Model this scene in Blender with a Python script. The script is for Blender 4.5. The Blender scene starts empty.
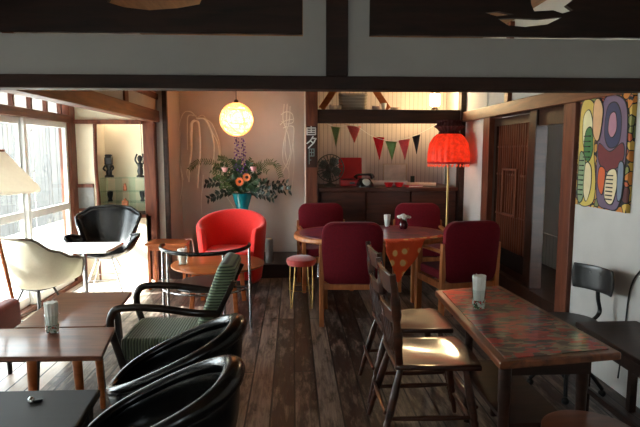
import bpy, bmesh, math, random
from mathutils import Vector, Matrix
random.seed(7)
R = math.radians
PI = math.pi
SC = bpy.context.scene
COL = SC.collection
# ---------------------------------------------------------------- camera
FPX, CAMH = 540.0, 1.45
TH, PS = math.atan(61.5/FPX), math.atan(26.5/FPX)
FW = Vector((math.sin(PS)*math.cos(TH), math.cos(PS)*math.cos(TH), -math.sin(TH)))
RT = Vector((math.cos(PS), -math.sin(PS), 0))
UPV = Vector((math.sin(PS)*math.sin(TH), math.cos(PS)*math.sin(TH), math.cos(TH)))
cd = bpy.data.cameras.new('camera'); cam = bpy.data.objects.new('camera', cd); COL.objects.link(cam)
cd.sensor_width = 36; cd.lens = FPX/640*36; cd.clip_start = .05
cam.location = (0, 0, CAMH); cam.rotation_euler = (PI/2-TH, 0, -PS)
SC.camera = cam
def at(px, py, Y):
    "world point on the plane y = Y seen at a photo pixel"
    r = FW + (px-320)/FPX*RT + (213.5-py)/FPX*UPV
    t = Y/r.y
    return Vector((r.x*t, Y, CAMH+r.z*t))
# ---------------------------------------------------------------- materials
def lin(c):
    return tuple(((v/255)/12.92 if v <= 10 else (((v/255)+.055)/1.055)**2.4) for v in c) + (1,)
MATS = {}
class NT:
    def __init__(s, name):
        s.m = bpy.data.materials.new(name); s.m.use_nodes = True
        s.t = s.m.node_tree; s.b = s.t.nodes['Principled BSDF']; s.out = s.t.nodes['Material Output']
    def n(s, typ, **kw):
        nd = s.t.nodes.new(typ)
        for k, v in kw.items():
            if k.startswith('i_'): nd.inputs[k[2:].replace('_', ' ')].default_value = v
            else: setattr(nd, k, v)
        return nd
    def l(s, a, ao, b, bi): s.t.links.new(a.outputs[ao], b.inputs[bi])
    def coords(s, scale=(1,1,1), rot=(0,0,0), kind='Object'):
        tc = s.n('ShaderNodeTexCoord'); mp = s.n('ShaderNodeMapping')
        mp.inputs['Scale'].default_value = scale; mp.inputs['Rotation'].default_value = rot
        s.l(tc, kind, mp, 'Vector'); return mp
    def ramp(s, stops, interp='LINEAR'):
        r = s.n('ShaderNodeValToRGB'); cr = r.color_ramp; cr.interpolation = interp
        while len(cr.elements) < len(stops): cr.elements.new(.5)
        for e, (p, c) in zip(cr.elements, stops): e.position = p; e.color = c
        return r
    def bump(s, node, out, strength=.2, dist=.01):
        b = s.n('ShaderNodeBump'); b.inputs['Strength'].default_value = strength; b.inputs['Distance'].default_value = dist
        s.l(node, out, b, 'Height'); s.l(b, 'Normal', s.b, 'Normal')
def pbr(name, c, rough=.5, metal=0, spec=.5, var=.12, scale=8, bump=0, stretch=(1,1,1), coat=0, sheen=0, trans=0, emit=None, es=0):
    if name in MATS: return MATS[name]
    k = NT(name); mp = k.coords(stretch)
    nz = k.n('ShaderNodeTexNoise'); nz.inputs['Scale'].default_value = scale; nz.inputs['Detail'].default_value = 5
    k.l(mp, 'Vector', nz, 'Vector')
    a = lin(c)
    lo = tuple(v*(1-var) for v in a[:3])+(1,); hi = tuple(min(1, v*(1+var)) for v in a[:3])+(1,)
    r = k.ramp([(.3, lo), (.7, hi)]); k.l(nz, 'Fac', r, 'Fac'); k.l(r, 'Color', k.b, 'Base Color')
    k.b.inputs['Roughness'].default_value = rough; k.b.inputs['Metallic'].default_value = metal
    k.b.inputs['Specular IOR Level'].default_value = spec
    k.b.inputs['Coat Weight'].default_value = coat; k.b.inputs['Coat Roughness'].default_value = .12
    k.b.inputs['Sheen Weight'].default_value = sheen
    k.b.inputs['Transmission Weight'].default_value = trans
    if emit: k.b.inputs['Emission Color'].default_value = lin(emit); k.b.inputs['Emission Strength'].default_value = es
    if bump: k.bump(nz, 'Fac', bump, .01)
    MATS[name] = k.m; return k.m
def wood(name, c1, c2, rough=.4, axis='y', scale=6, coat=0, bump=.05):
    if name in MATS: return MATS[name]
    k = NT(name); st = {'x': (.12,1,1), 'y': (1,.12,1), 'z': (1,1,.12)}[axis]
    mp = k.coords(st)
    nz = k.n('ShaderNodeTexNoise'); nz.inputs['Scale'].default_value = scale*4; nz.inputs['Detail'].default_value = 7; nz.inputs['Distortion'].default_value = .6
    k.l(mp, 'Vector', nz, 'Vector')
    r = k.ramp([(.3, lin(c1)), (.72, lin(c2))]); k.l(nz, 'Fac', r, 'Fac'); k.l(r, 'Color', k.b, 'Base Color')
    k.b.inputs['Roughness'].default_value = rough; k.b.inputs['Coat Weight'].default_value = coat; k.b.inputs['Coat Roughness'].default_value = .1; k.b.inputs['Specular IOR Level'].default_value = .3
    if bump: k.bump(nz, 'Fac', bump, .004)
    MATS[name] = k.m; return k.m
def glassm(name, tint=(235,245,245), refl=.5):
    if name in MATS: return MATS[name]
    k = NT(name); t = k.t; t.nodes.remove(k.b)
    tr = k.n('ShaderNodeBsdfTransparent'); tr.inputs['Color'].default_value = lin(tint)
    gl = k.n('ShaderNodeBsdfGlossy'); gl.inputs['Roughness'].default_value = .03
    lw = k.n('ShaderNodeLayerWeight'); lw.inputs['Blend'].default_value = .5
    pw = k.n('ShaderNodeMath', operation='POWER'); pw.inputs[1].default_value = 4; k.l(lw, 'Facing', pw, 0)
    ml = k.n('ShaderNodeMath', operation='MULTIPLY_ADD'); ml.inputs[1].default_value = .6*refl; ml.inputs[2].default_value = .03*refl; k.l(pw, 'Value', ml, 0)
    mx = k.n('ShaderNodeMixShader'); k.l(ml, 'Value', mx, 'Fac'); k.l(tr, 'BSDF', mx, 1); k.l(gl, 'BSDF', mx, 2); k.l(mx, 'Shader', k.out, 'Surface')
    MATS[name] = k.m; return k.m
def translucent(name, c, mix=.5, emit=None, es=0, scale=30, var=.2, bump=.0):
    if name in MATS: return MATS[name]
    k = NT(name); mp = k.coords()
    nz = k.n('ShaderNodeTexNoise'); nz.inputs['Scale'].default_value = scale; k.l(mp, 'Vector', nz, 'Vector')
    a = lin(c); r = k.ramp([(.3, tuple(v*(1-var) for v in a[:3])+(1,)), (.7, a)]); k.l(nz, 'Fac', r, 'Fac')
    tl = k.n('ShaderNodeBsdfTranslucent'); k.l(r, 'Color', tl, 'Color'); k.l(r, 'Color', k.b, 'Base Color')
    k.b.inputs['Roughness'].default_value = .5
    mx = k.n('ShaderNodeMixShader'); mx.inputs['Fac'].default_value = mix
    k.l(k.b, 'BSDF', mx, 1); k.l(tl, 'BSDF', mx, 2); k.l(mx, 'Shader', k.out, 'Surface')
    if emit:
        r2 = k.ramp([(.3, tuple(v*.45 for v in lin(emit)[:3])+(1,)), (.7, lin(emit))]); k.l(nz, 'Fac', r2, 'Fac')
        k.l(r2, 'Color', k.b, 'Emission Color'); k.b.inputs['Emission Strength'].default_value = es
    MATS[name] = k.m; return k.m
def emitter(name, c, s):
    if name in MATS: return MATS[name]
    k = NT(name); k.b.inputs['Base Color'].default_value = lin(c); k.b.inputs['Emission Color'].default_value = lin(c); k.b.inputs['Emission Strength'].default_value = s
    MATS[name] = k.m; return k.m

def floor_mat(name, dark, mid, worn, wornamt, rough, width=.134, length=2.3):
    k = NT(name)
    mp = k.coords((1,1,1), (0,0,PI/2))
    br = k.n('ShaderNodeTexBrick'); br.offset = .5; br.offset_frequency = 3; br.squash = 1
    br.inputs['Scale'].default_value = 1; br.inputs['Brick Width'].default_value = length; br.inputs['Row Height'].default_value = width
    br.inputs['Mortar Size'].default_value = .006; br.inputs['Mortar Smooth'].default_value = .3
    br.inputs['Color1'].default_value = (0,0,0,1); br.inputs['Color2'].default_value = (1,1,1,1); br.inputs['Mortar'].default_value = (.5,.5,.5,1)
    k.l(mp, 'Vector', br, 'Vector')
    m2 = k.coords((14, .9, 1)); nz = k.n('ShaderNodeTexNoise'); nz.inputs['Scale'].default_value = 3; nz.inputs['Detail'].default_value = 9; nz.inputs['Roughness'].default_value = .65; nz.inputs['Distortion'].default_value = .8
    k.l(m2, 'Vector', nz, 'Vector')
    m3 = k.coords((9, 2.0, 1)); n3 = k.n('ShaderNodeTexNoise'); n3.inputs['Scale'].default_value = 1.6; n3.inputs['Detail'].default_value = 8; n3.inputs['Roughness'].default_value = .7
    k.l(m3, 'Vector', n3, 'Vector')
    grain = k.ramp([(.28, lin(dark)), (.7, lin(mid))]); k.l(nz, 'Fac', grain, 'Fac')
    # worn pale patches, more of them on some boards than on others
    ad = k.n('ShaderNodeMath', operation='MULTIPLY_ADD'); ad.inputs[1].default_value = .2; k.l(br, 'Color', ad, 0); k.l(n3, 'Fac', ad, 2)
    wr = k.ramp([(.54, (0,0,0,1)), (.68, (1,1,1,1))]); k.l(ad, 'Value', wr, 'Fac')
    mul = k.n('ShaderNodeMath', operation='MULTIPLY'); mul.inputs[1].default_value = wornamt; k.l(wr, 'Color', mul, 0)
    mul2 = k.n('ShaderNodeMath', operation='MULTIPLY'); k.l(mul, 'Value', mul2, 0); g2 = k.ramp([(.35, (.15,.15,.15,1)), (.6, (1,1,1,1))]); k.l(nz, 'Fac', g2, 'Fac'); k.l(g2, 'Color', mul2, 1)
    mx = k.n('ShaderNodeMix', data_type='RGBA'); k.l(mul2, 'Value', mx, 'Factor'); k.l(grain, 'Color', mx, 6); mx.inputs[7].default_value = lin(worn)
    mx2 = k.n('ShaderNodeMix', data_type='RGBA'); k.l(br, 'Fac', mx2, 'Factor'); k.t.links.new(mx.outputs[2], mx2.inputs[6]); mx2.inputs[7].default_value = lin((10,8,7))
    k.t.links.new(mx2.outputs[2], k.b.inputs['Base Color'])
    rr = k.ramp([(.3, (rough*.75,)*3+(1,)), (.75, (min(1, rough*1.35),)*3+(1,))]); k.l(nz, 'Fac', rr, 'Fac'); k.l(rr, 'Color', k.b, 'Roughness')
    inv = k.n('ShaderNodeMath', operation='MULTIPLY_ADD'); inv.inputs[1].default_value = -1.0; k.l(br, 'Fac', inv, 0); k.l(nz, 'Fac', inv, 2)
    k.bump(inv, 'Value', .35, .006)
    return k.m
def boards_mat(name, c, cg, width, axis='x', rough=.7):
    k = NT(name)
    tc = k.n('ShaderNodeTexCoord'); sp = k.n('ShaderNodeSeparateXYZ'); k.l(tc, 'Object', sp, 'Vector')
    dv = k.n('ShaderNodeMath', operation='DIVIDE'); dv.inputs[1].default_value = width; k.l(sp, axis.upper(), dv, 0)
    fr = k.n('ShaderNodeMath', operation='FRACT'); k.l(dv, 'Value', fr, 0)
    r = k.ramp([(0, lin(cg)), (.07, lin(c)), (.93, lin(c)), (1, lin(cg))]); k.l(fr, 'Value', r, 'Fac'); k.l(r, 'Color', k.b, 'Base Color')
    k.b.inputs['Roughness'].default_value = rough; k.bump(r, 'Color', .5, .008); return k.m
def corduroy(name, c1, c2, axis='y', freq=55):
    k = NT(name); tc = k.n('ShaderNodeTexCoord'); sp = k.n('ShaderNodeSeparateXYZ'); k.l(tc, 'Object', sp, 'Vector')
    ml = k.n('ShaderNodeMath', operation='MULTIPLY'); ml.inputs[1].default_value = freq*2*PI; k.l(sp, axis.upper(), ml, 0)
    sn = k.n('ShaderNodeMath', operation='SINE'); k.l(ml, 'Value', sn, 0)
    r = k.ramp([(.0, lin(c1)), (.75, lin(c2))])
    ma = k.n('ShaderNodeMath', operation='MULTIPLY_ADD'); ma.inputs[1].default_value = .5; ma.inputs[2].default_value = .5; k.l(sn, 'Value', ma, 0)
    k.l(ma, 'Value', r, 'Fac'); k.l(r, 'Color', k.b, 'Base Color'); k.b.inputs['Roughness'].default_value = .9; k.b.inputs['Sheen Weight'].default_value = .3
    k.bump(ma, 'Value', .6, .008); return k.m
def patches(name, cols, scale, rough, stretch=(1,1,1), coat=0, distort=1.2, outline=None):
    "hard-edged colour patches (printed cloth, abstract picture)"
    k = NT(name); mp = k.coords(stretch)
    nz = k.n('ShaderNodeTexNoise'); nz.inputs['Scale'].default_value = scale*.7; k.l(mp, 'Vector', nz, 'Vector')
    mxv = k.n('ShaderNodeMix', data_type='RGBA', blend_type='ADD'); mxv.inputs['Factor'].default_value = distort*.12
    k.t.links.new(mp.outputs['Vector'], mxv.inputs[6]); k.t.links.new(nz.outputs['Color'], mxv.inputs[7])
    vo = k.n('ShaderNodeTexVoronoi'); vo.inputs['Scale'].default_value = scale; k.t.links.new(mxv.outputs[2], vo.inputs['Vector'])
    sp = k.n('ShaderNodeSeparateColor'); k.l(vo, 'Color', sp, 'Color')
    r = k.ramp([(i/len(cols), lin(c)) for i, c in enumerate(cols)], 'CONSTANT'); k.l(sp, 'Red', r, 'Fac')
    k.b.inputs['Roughness'].default_value = rough; k.b.inputs['Coat Weight'].default_value = coat; k.b.inputs['Coat Roughness'].default_value = .05
    if outline:
        v2 = k.n('ShaderNodeTexVoronoi', feature='DISTANCE_TO_EDGE'); v2.inputs['Scale'].default_value = scale; k.t.links.new(mxv.outputs[2], v2.inputs['Vector'])
        lt = k.n('ShaderNodeMath', operation='LESS_THAN'); lt.inputs[1].default_value = outline; k.l(v2, 'Distance', lt, 0)
        mx = k.n('ShaderNodeMix', data_type='RGBA'); k.l(lt, 'Value', mx, 'Factor'); k.t.links.new(r.outputs['Color'], mx.inputs[6]); mx.inputs[7].default_value = lin((12,10,10))
        k.t.links.new(mx.outputs[2], k.b.inputs['Base Color'])
    else: k.l(r, 'Color', k.b, 'Base Color')
    return k.m
# ---------------------------------------------------------------- geometry
def cr(pts, n=6, closed=False):
    "smooth curve through points"
    P = [Vector(p) for p in pts]; out = []; N = len(P)
    segs = N if closed else N-1
    for i in range(segs):
        p1, p2 = P[i], P[(i+1) % N]
        p0 = P[(i-1) % N] if (closed or i > 0) else p1*2-p2
        p3 = P[(i+2) % N] if (closed or i+2 < N) else p2*2-p1
        for j in range(n):
            t = j/n
            out.append(.5*((2*p1)+(p2-p0)*t+(2*p0-5*p1+4*p2-p3)*t*t+(3*p1-p0-3*p2+p3)*t**3))
    if not closed: out.append(P[-1].copy())
    return out
def rrect(w, h, r, n=5, cx=0, cy=0):
    pts = []
    for sx, sy, a in ((1,1,0), (-1,1,90), (-1,-1,180), (1,-1,270)):
        for i in range(n+1):
            t = R(a+90*i/n); pts.append((cx+sx*(w/2-r)+r*math.cos(t), cy+sy*(h/2-r)+r*math.sin(t)))
    return pts
class G:
    def __init__(s): s.bm = bmesh.new()
    def faces(s, vs, fs):
        v = [s.bm.verts.new(p) for p in vs]
        for f in fs:
            try: s.bm.faces.new([v[i] for i in f])
            except ValueError: pass
        return s
    def box(s, c, d, rz=0, rx=0, ry=0):
        M = Matrix.Translation(c) @ Matrix.Rotation(rz, 4, 'Z') @ Matrix.Rotation(ry, 4, 'Y') @ Matrix.Rotation(rx, 4, 'X')
        vs = [M @ Vector((x*d[0]/2, y*d[1]/2, z*d[2]/2)) for x in (-1,1) for y in (-1,1) for z in (-1,1)]
        return s.faces(vs, [(0,1,3,2), (4,6,7,5), (0,4,5,1), (2,3,7,6), (0,2,6,4), (1,5,7,3)])
    def bx(s, x0, x1, y0, y1, z0, z1): return s.box(((x0+x1)/2, (y0+y1)/2, (z0+z1)/2), (x1-x0, y1-y0, z1-z0))
    def loft(s, rings, closed=True, caps=True):
        vr = [[s.bm.verts.new(p) for p in r] for r in rings]; n = len(vr[0])
        for a, b in zip(vr, vr[1:]):
            for i in range(n if closed else n-1):
                j = (i+1) % n
                try: s.bm.faces.new((a[i], a[j], b[j], b[i]))
                except ValueError: pass
        if caps and closed:
            for r in (vr[0][::-1], vr[-1]):
                try: s.bm.faces.new(r)
                except ValueError: pass
        return s
    def beam(s, p0, p1, w, h, up=(0,0,1), w2=None, h2=None):
        p0, p1 = Vector(p0), Vector(p1); d = (p1-p0).normalized(); u = Vector(up)
        if abs(d.dot(u)) > .98: u = Vector((0,1,0))
        r = d.cross(u).normalized(); u = r.cross(d)
        rs = []
        for p, ww, hh in ((p0, w, h), (p1, w2 or w, h2 or h)):
            rs.append([p+r*(a*ww/2)+u*(b*hh/2) for a, b in ((-1,-1), (1,-1), (1,1), (-1,1))])
        return s.loft(rs)
    def tube(s, pts, r, n=8, closed=False, flat=None):
        P = [Vector(p) for p in pts]; N = len(P)
        rad = r if isinstance(r, (list, tuple)) else [r]*N
        T = []
        for i in range(N):
            a = P[(i-1) % N] if (closed or i) else P[0]; b = P[(i+1) % N] if (closed or i < N-1) else P[-1]
            T.append((b-a).normalized())
        u = Vector((0,0,1)) if abs(T[0].z) < .9 else Vector((1,0,0))
        rings = []
        for i in range(N):
            u = (u - T[i]*u.dot(T[i]))
            u = u.normalized() if u.length > 1e-6 else T[i].orthogonal().normalized()
            w = T[i].cross(u)
            f = flat or (1,1)
            rings.append([P[i]+(u*math.cos(2*PI*k/n)*f[0]+w*math.sin(2*PI*k/n)*f[1])*rad[i] for k in range(n)])
        if closed: rings.append(rings[0]); return s.loft(rings, caps=False)
        return s.loft(rings)
    def lathe(s, prof, c=(0,0,0), n=20, caps=True):
        c = Vector(c)
        return s.loft([[c+Vector((max(r, 1e-4)*math.cos(2*PI*k/n), max(r, 1e-4)*math.sin(2*PI*k/n), z)) for k in range(n)] for r, z in prof], caps=caps)
    def turned(s, p0, p1, prof, n=10):
        "lathe along any line: prof is (t, r)"
        p0, p1 = Vector(p0), Vector(p1)
        return s.tube([p0.lerp(p1, t) for t, r in prof], [r for t, r in prof], n)
    def prism(s, poly, z0, z1, M=None):
        M = M or Matrix()
        return s.loft([[M @ Vector((x, y, z0)) for x, y in poly], [M @ Vector((x, y, z1)) for x, y in poly]])
    def ball(s, c, r, n=12, m=8, sc=(1,1,1)):
        c = Vector(c); rings = []
        for i in range(m+1):
            t = PI*i/m; rr = max(math.sin(t), .001)
            rings.append([c+Vector((r*rr*math.cos(2*PI*k/n)*sc[0], r*rr*math.sin(2*PI*k/n)*sc[1], -r*math.cos(t)*sc[2])) for k in range(n)])
        return s.loft(rings)
    def grid(s, f, nu, nv):
        vs = [f(i/nu, j/nv) for i in range(nu+1) for j in range(nv+1)]
        return s.faces(vs, [(i*(nv+1)+j, (i+1)*(nv+1)+j, (i+1)*(nv+1)+j+1, i*(nv+1)+j+1) for i in range(nu) for j in range(nv)])
    def obj(s, name, mat, parent=None, smooth=False, bevel=0, seg=2, subd=0, solid=0, loc=None, ang=40):
        bmesh.ops.remove_doubles(s.bm, verts=s.bm.verts, dist=1e-5)
        bmesh.ops.recalc_face_normals(s.bm, faces=s.bm.faces)
        me = bpy.data.meshes.new(name); s.bm.to_mesh(me); s.bm.free()
        me.materials.append(mat)
        if smooth:
            for p in me.polygons: p.use_smooth = True
            me.set_sharp_from_angle(angle=R(ang))
        o = bpy.data.objects.new(name, me); COL.objects.link(o)
        if loc is not None: o.location = loc
        if parent: o.parent = parent
        if solid:
            md = o.modifiers.new('solid', 'SOLIDIFY'); md.thickness = solid; md.offset = 0
        if bevel:
            md = o.modifiers.new('bevel', 'BEVEL'); md.width = bevel; md.segments = seg; md.limit_method = 'ANGLE'; md.angle_limit = R(35)
        if subd:
            md = o.modifiers.new('subd', 'SUBSURF'); md.levels = subd; md.render_levels = subd
        return o
def cut_slab(name, outer, holes, y0, thick, mat, parent=None):
    "slab in the x-z plane with holes through it"
    cu = bpy.data.curves.new(name, 'CURVE'); cu.dimensions = '2D'; cu.fill_mode = 'BOTH'; cu.extrude = thick/2
    for poly in [outer]+holes:
        sp = cu.splines.new('POLY'); sp.points.add(len(poly)-1); sp.use_cyclic_u = True
        for p, (x, z) in zip(sp.points, poly): p.co = (x, z, 0, 1)
    tmp = bpy.data.objects.new(name, cu); COL.objects.link(tmp)
    bpy.context.view_layer.update()
    me = bpy.data.meshes.new_from_object(tmp.evaluated_get(bpy.context.evaluated_depsgraph_get()))
    bpy.data.objects.remove(tmp)
    me.transform(Matrix.Rotation(PI/2, 4, 'X'))
    me.materials.clear(); me.materials.append(mat)
    o = bpy.data.objects.new(name, me); COL.objects.link(o); o.location = (0, y0, 0)
    if parent: o.parent = parent
    return o
def tag(o, label, cat, group=None, kind=None):
    o['label'] = label; o['category'] = cat
    if group: o['group'] = group
    if kind: o['kind'] = kind
    return o
def thing(name, label, cat, loc=(0,0,0), rz=0, group=None):
    o = bpy.data.objects.new(name, None); COL.objects.link(o); o.empty_display_size = .1
    o.location = loc; o.rotation_euler = (0, 0, rz)
    return tag(o, label, cat, group)
def struct(name, g, mat, parent=None, **kw):
    o = g.obj(name, mat, parent, **kw)
    if parent is None: o['kind'] = 'structure'
    return o
def dup(o, loc=None, rz=None, label=None, parent=None):
    c = o.copy(); COL.objects.link(c)
    if parent: c.parent = parent
    if loc is not None: c.location = loc
    if rz is not None: c.rotation_euler = (0, 0, rz)
    if label: c['label'] = label
    for ch in list(o.children): dup(ch, parent=c)
    return c
# ---------------------------------------------------------------- material library
M_beam = wood('dark_beam', (28,14,9), (56,30,18), .6, 'x')
M_beamy = wood('dark_beam_y', (74,38,25), (120,70,46), .45, 'y')
M_postz = wood('dark_post', (80,40,28), (122,68,46), .45, 'z')
M_ranma = wood('transom_wood', (26,13,9), (50,28,18), .6, 'x')
M_dark = wood('dark_wood', (30,17,12), (58,34,24), .4, 'x')
M_white = pbr('white_plaster', (192,188,182), .85, var=.05, scale=5, bump=.06)
M_beige = pbr('beige_plaster', (208,198,190), .85, var=.05, scale=4, bump=.06)
M_cream = pbr('cream_plaster', (232,218,192), .85, var=.04, scale=4, bump=.05)
M_ceil = wood('ceiling_boards', (120,92,66), (150,116,84), .7, 'y')
M_frame = pbr('white_frame', (215,216,214), .45, var=.04)
M_glass = glassm('window_glass', (245,250,250), .8)
M_tumbler = glassm('clear_glass', (248,251,250), .9)
M_shelfglass = glassm('shelf_glass', (244,250,247), .45)
M_oak = wood('light_oak', (156,90,50), (196,124,76), .38, 'z', coat=.2)
M_burg = pbr('burgundy_velvet', (106,7,24), .9, var=.12, scale=60, spec=.25, sheen=.06, bump=.05)
M_red = pbr('red_wool', (226,32,22), .85, var=.08, scale=90, sheen=.3, bump=.1)
M_blackl = pbr('black_leather', (8,8,9), .24, var=.2, scale=40, spec=.4, bump=.03)
M_blackm = pbr('black_metal', (16,15,15), .4, metal=.3)
M_steel = pbr('steel', (170,170,172), .25, metal=1, var=.04)
M_gold = pbr('brass_wire', (150,122,76), .3, metal=1, var=.05)
M_seatwood = wood('polished_brown', (40,18,10), (80,38,19), .4, 'y', coat=.8, bump=.15)
M_walnut = wood('walnut', (84,44,28), (126,74,52), .35, 'x', coat=.2)
M_teak = wood('teak', (150,78,38), (190,110,60), .35, 'x', coat=.2)
M_paper = pbr('white_paper', (232,230,224), .8, var=.04, scale=30)
M_black = pbr('flat_black', (12,11,11), .6)
M_blacktop = wood('black_stain', (8,8,8), (16,15,15), .6, 'x')
# ================================================================ SETTING
M_floor = floor_mat('floor_boards', (28,19,16), (68,49,41), (150,136,124), .95, .42)
M_veranda = floor_mat('veranda_boards', (200,182,164), (222,208,192), (232,222,210), .5, .4, .11, 3)
struct('floor', G().bx(-1.56, 2.0, -2.1, 6.2, -.06, 0), M_floor)
struct('floor_veranda', G().bx(-2.5, -1.56, -2.1, 6.2, -.06, 0), M_veranda)
struct('floor_corridor', G().bx(2.04, 2.62, 2.9, 6.3, .24, .3), M_dark)
struct('floor_alcove', G().bx(-1.43, .14, 6.2, 7.0, 0, .15), M_dark)
struct('ground', G().bx(-14, -2.52, -6, 20, -.5, -.42), pbr('pale_ground', (200,196,186), .9, var=.2))
struct('ceiling', G().bx(-2.6, 2.7, -2.2, 7.2, 2.62, 2.7), M_ceil)
struct('ceiling_veranda', G().bx(-2.45, -1.6, -2.1, 6.15, 2.06, 2.1), M_white)
# right wall
wr = G(); wr.bx(1.96, 2.06, -2.1, 3.66, 0, 2.62); struct('wall_right', wr, M_white)
struct('wall_right', G().bx(1.96, 2.06, 5.46, 7.05, 0, 2.62), M_white)
struct('wall_right', G().bx(1.97, 2.05, 3.66, 5.46, 1.84, 2.62), M_white)
struct('wall_corridor', G().bx(2.6, 2.68, 2.8, 6.4, .3, 2.62), M_white)
struct('trim_1', G().bx(2.575, 2.6, 2.9, 6.3, .3, .62), boards_mat('wainscot', (205,203,198), (120,118,112), .07, 'y'))
struct('wall_corridor', G().bx(2.06, 2.68, 6.3, 6.36, .0, 2.62), M_white)
struct('wall_corridor', G().bx(2.06, 2.68, 2.84, 2.9, .0, .5).bx(2.06, 2.68, 2.84, 2.9, 2.4, 2.62), M_white)
wc = struct('window_13', G().bx(2.06, 2.68, 2.85, 2.89, .5, .54).bx(2.06, 2.68, 2.85, 2.89, 2.36, 2.4).bx(2.06, 2.10, 2.85, 2.89, .54, 2.36).bx(2.64, 2.68, 2.85, 2.89, .54, 2.36), M_postz)  # opening added out of view to let daylight into the dark corridor
G().bx(2.10, 2.64, 2.868, 2.872, .54, 2.36).obj('pane', pbr('frosted_pane', (225,225,220), .6) if 0 else M_glass, wc)
struct('trim_2', G().bx(1.93, 2.05, 3.82, 5.3, 0, .32), M_dark, bevel=.006)                 # raised sill of the doorway
struct('trim_3', G().bx(1.925, 2.06, 3.655, 3.815, 0, 1.79), M_postz, bevel=.006)           # door post
struct('trim_4', G().bx(1.93, 2.06, 5.3, 5.47, 0, 1.79), M_postz, bevel=.006)
struct('trim_5', G().bx(1.95, 2.05, 4.30, 4.44, .32, 1.79), M_dark, bevel=.006)
struct('trim_6', G().bx(1.92, 2.06, 3.0, 6.19, 1.79, 1.90), M_beamy, bevel=.006)            # rail along the right wall
struct('trim_7', G().bx(1.925, 1.965, 4.85, 4.93, 1.90, 2.6), M_postz)
struct('trim_8', G().bx(1.97, 2.05, 3.82, 4.30, 1.66, 1.79), M_dark)
# lattice sliding door
dr = struct('door_1', G().bx(1.985, 2.02, 4.44, 4.50, .32, 1.77).bx(1.985, 2.02, 5.24, 5.3, .32, 1.77).bx(1.985, 2.02, 4.5, 5.24, 1.70, 1.77).bx(1.985, 2.02, 4.5, 5.24, .32, .38), M_dark)
g = G()
for i in range(1, 15): g.box((2.0, 4.5+i*.0493, 1.12), (.014, .016, 1.16))
for z in (.86, 1.24, 1.5): g.box((2.006, 4.87, z), (.012, .74, .018))
g.obj('lattice', M_postz, dr)
g = G().bx(1.99, 2.015, 4.5, 5.24, .38, .54); g.obj('kick_board', M_blacktop, dr)
g = G().bx(1.978, 2.0, 4.72, 4.74, .86, 1.3).bx(1.978, 2.0, 5.02, 5.04, .86, 1.3).bx(1.978, 2.0, 4.74, 5.02, 1.28, 1.3).bx(1.978, 2.0, 4.74, 5.02, .86, .88); g.obj('window_frame', M_postz, dr)
G().bx(2.012, 2.016, 4.5, 5.24, .54, 1.70).obj('paper_backing', translucent('brown_paper', (168,128,100), .6), dr)
# back of the room behind the camera, a window in it
struct('wall_near', G().bx(-2.6, -.7, -2.2, -2.1, 0, 2.62), M_white)
struct('wall_near', G().bx(-.1, 2.06, -2.2, -2.1, 0, 2.62), M_white)
struct('wall_near', G().bx(-.7, -.1, -2.2, -2.1, 0, 1.1), M_white)
struct('wall_near', G().bx(-.7, -.1, -2.2, -2.1, 2.0, 2.62), M_white)
wn = struct('window_12', G().bx(-.7, -.1, -2.18, -2.12, 1.1, 1.15).bx(-.7, -.1, -2.18, -2.12, 1.95, 2.0).bx(-.7, -.65, -2.18, -2.12, 1.15, 1.95).bx(-.15, -.1, -2.18, -2.12, 1.15, 1.95).bx(-.42, -.38, -2.18, -2.12, 1.15, 1.95), M_postz)
G().bx(-.65, -.15, -2.152, -2.148, 1.15, 1.95).obj('pane', M_glass, wn)
# window wall on the left: sliding sashes, header, transom
Y0 = [5.95-.9*i for i in range(10)]
for i, (b, a) in enumerate(zip(Y0[:-1], Y0[1:])):
    x = -2.47 if i % 2 else -2.43
    aa = max(a-.03, -2.1)
    w = G().bx(x-.018, x+.018, aa, aa+.05, .04, 1.76).bx(x-.018, x+.018, b-.05, b, .04, 1.76)
    w.bx(x-.018, x+.018, aa+.05, b-.05, 1.70, 1.76).bx(x-.018, x+.018, aa+.05, b-.05, .04, .12).bx(x-.02, x+.02, aa+.05, b-.05, .84, .91)
    o = struct('window_%d' % (i+1), w, M_frame, bevel=.004)
    G().bx(x-.003, x+.003, aa+.05, b-.05, .12, .84).bx(x-.003, x+.003, aa+.05, b-.05, .91, 1.70).obj('pane', M_glass, o)
struct('trim_9', G().bx(-2.52, -2.38, -2.1, 6.0, 1.76, 1.84), M_beamy, bevel=.005)
g = G()
for i in range(25):
    y = 5.88-.325*i
    g.bx(-2.47, -2.43, y-.016, y+.016, 1.84, 2.0)
o = struct('window_10', g, M_postz); G().bx(-2.452, -2.448, -2.1, 5.9, 1.84, 2.0).obj('pane', M_glass, o)
struct('trim_10', G().bx(-2.52, -2.40, -2.1, 6.0, 2.0, 2.06), M_beamy)
struct('wall_left', G().bx(-2.5, -2.44, -2.1, 6.2, 2.06, 2.62), M_white)
struct('trim_11', G().bx(-2.50, -2.38, 5.95, 6.1, 0, 2.0), M_postz, bevel=.005)
struct('trim_12', G().bx(-2.5, -2.38, -2.1, 5.95, 0, .04), M_postz)
# eave outside
struct('roof_eave', G().faces([(-2.5,-3,2.45), (-2.5,8,2.45), (-3.40,8,1.99), (-3.40,-3,1.99), (-2.5,-3,2.5), (-2.5,8,2.5), (-3.40,8,2.04), (-3.40,-3,2.04)], [(0,1,2,3), (4,7,6,5), (0,4,5,1), (2,6,7,3), (1,5,6,2), (0,3,7,4)]), M_dark)
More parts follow.
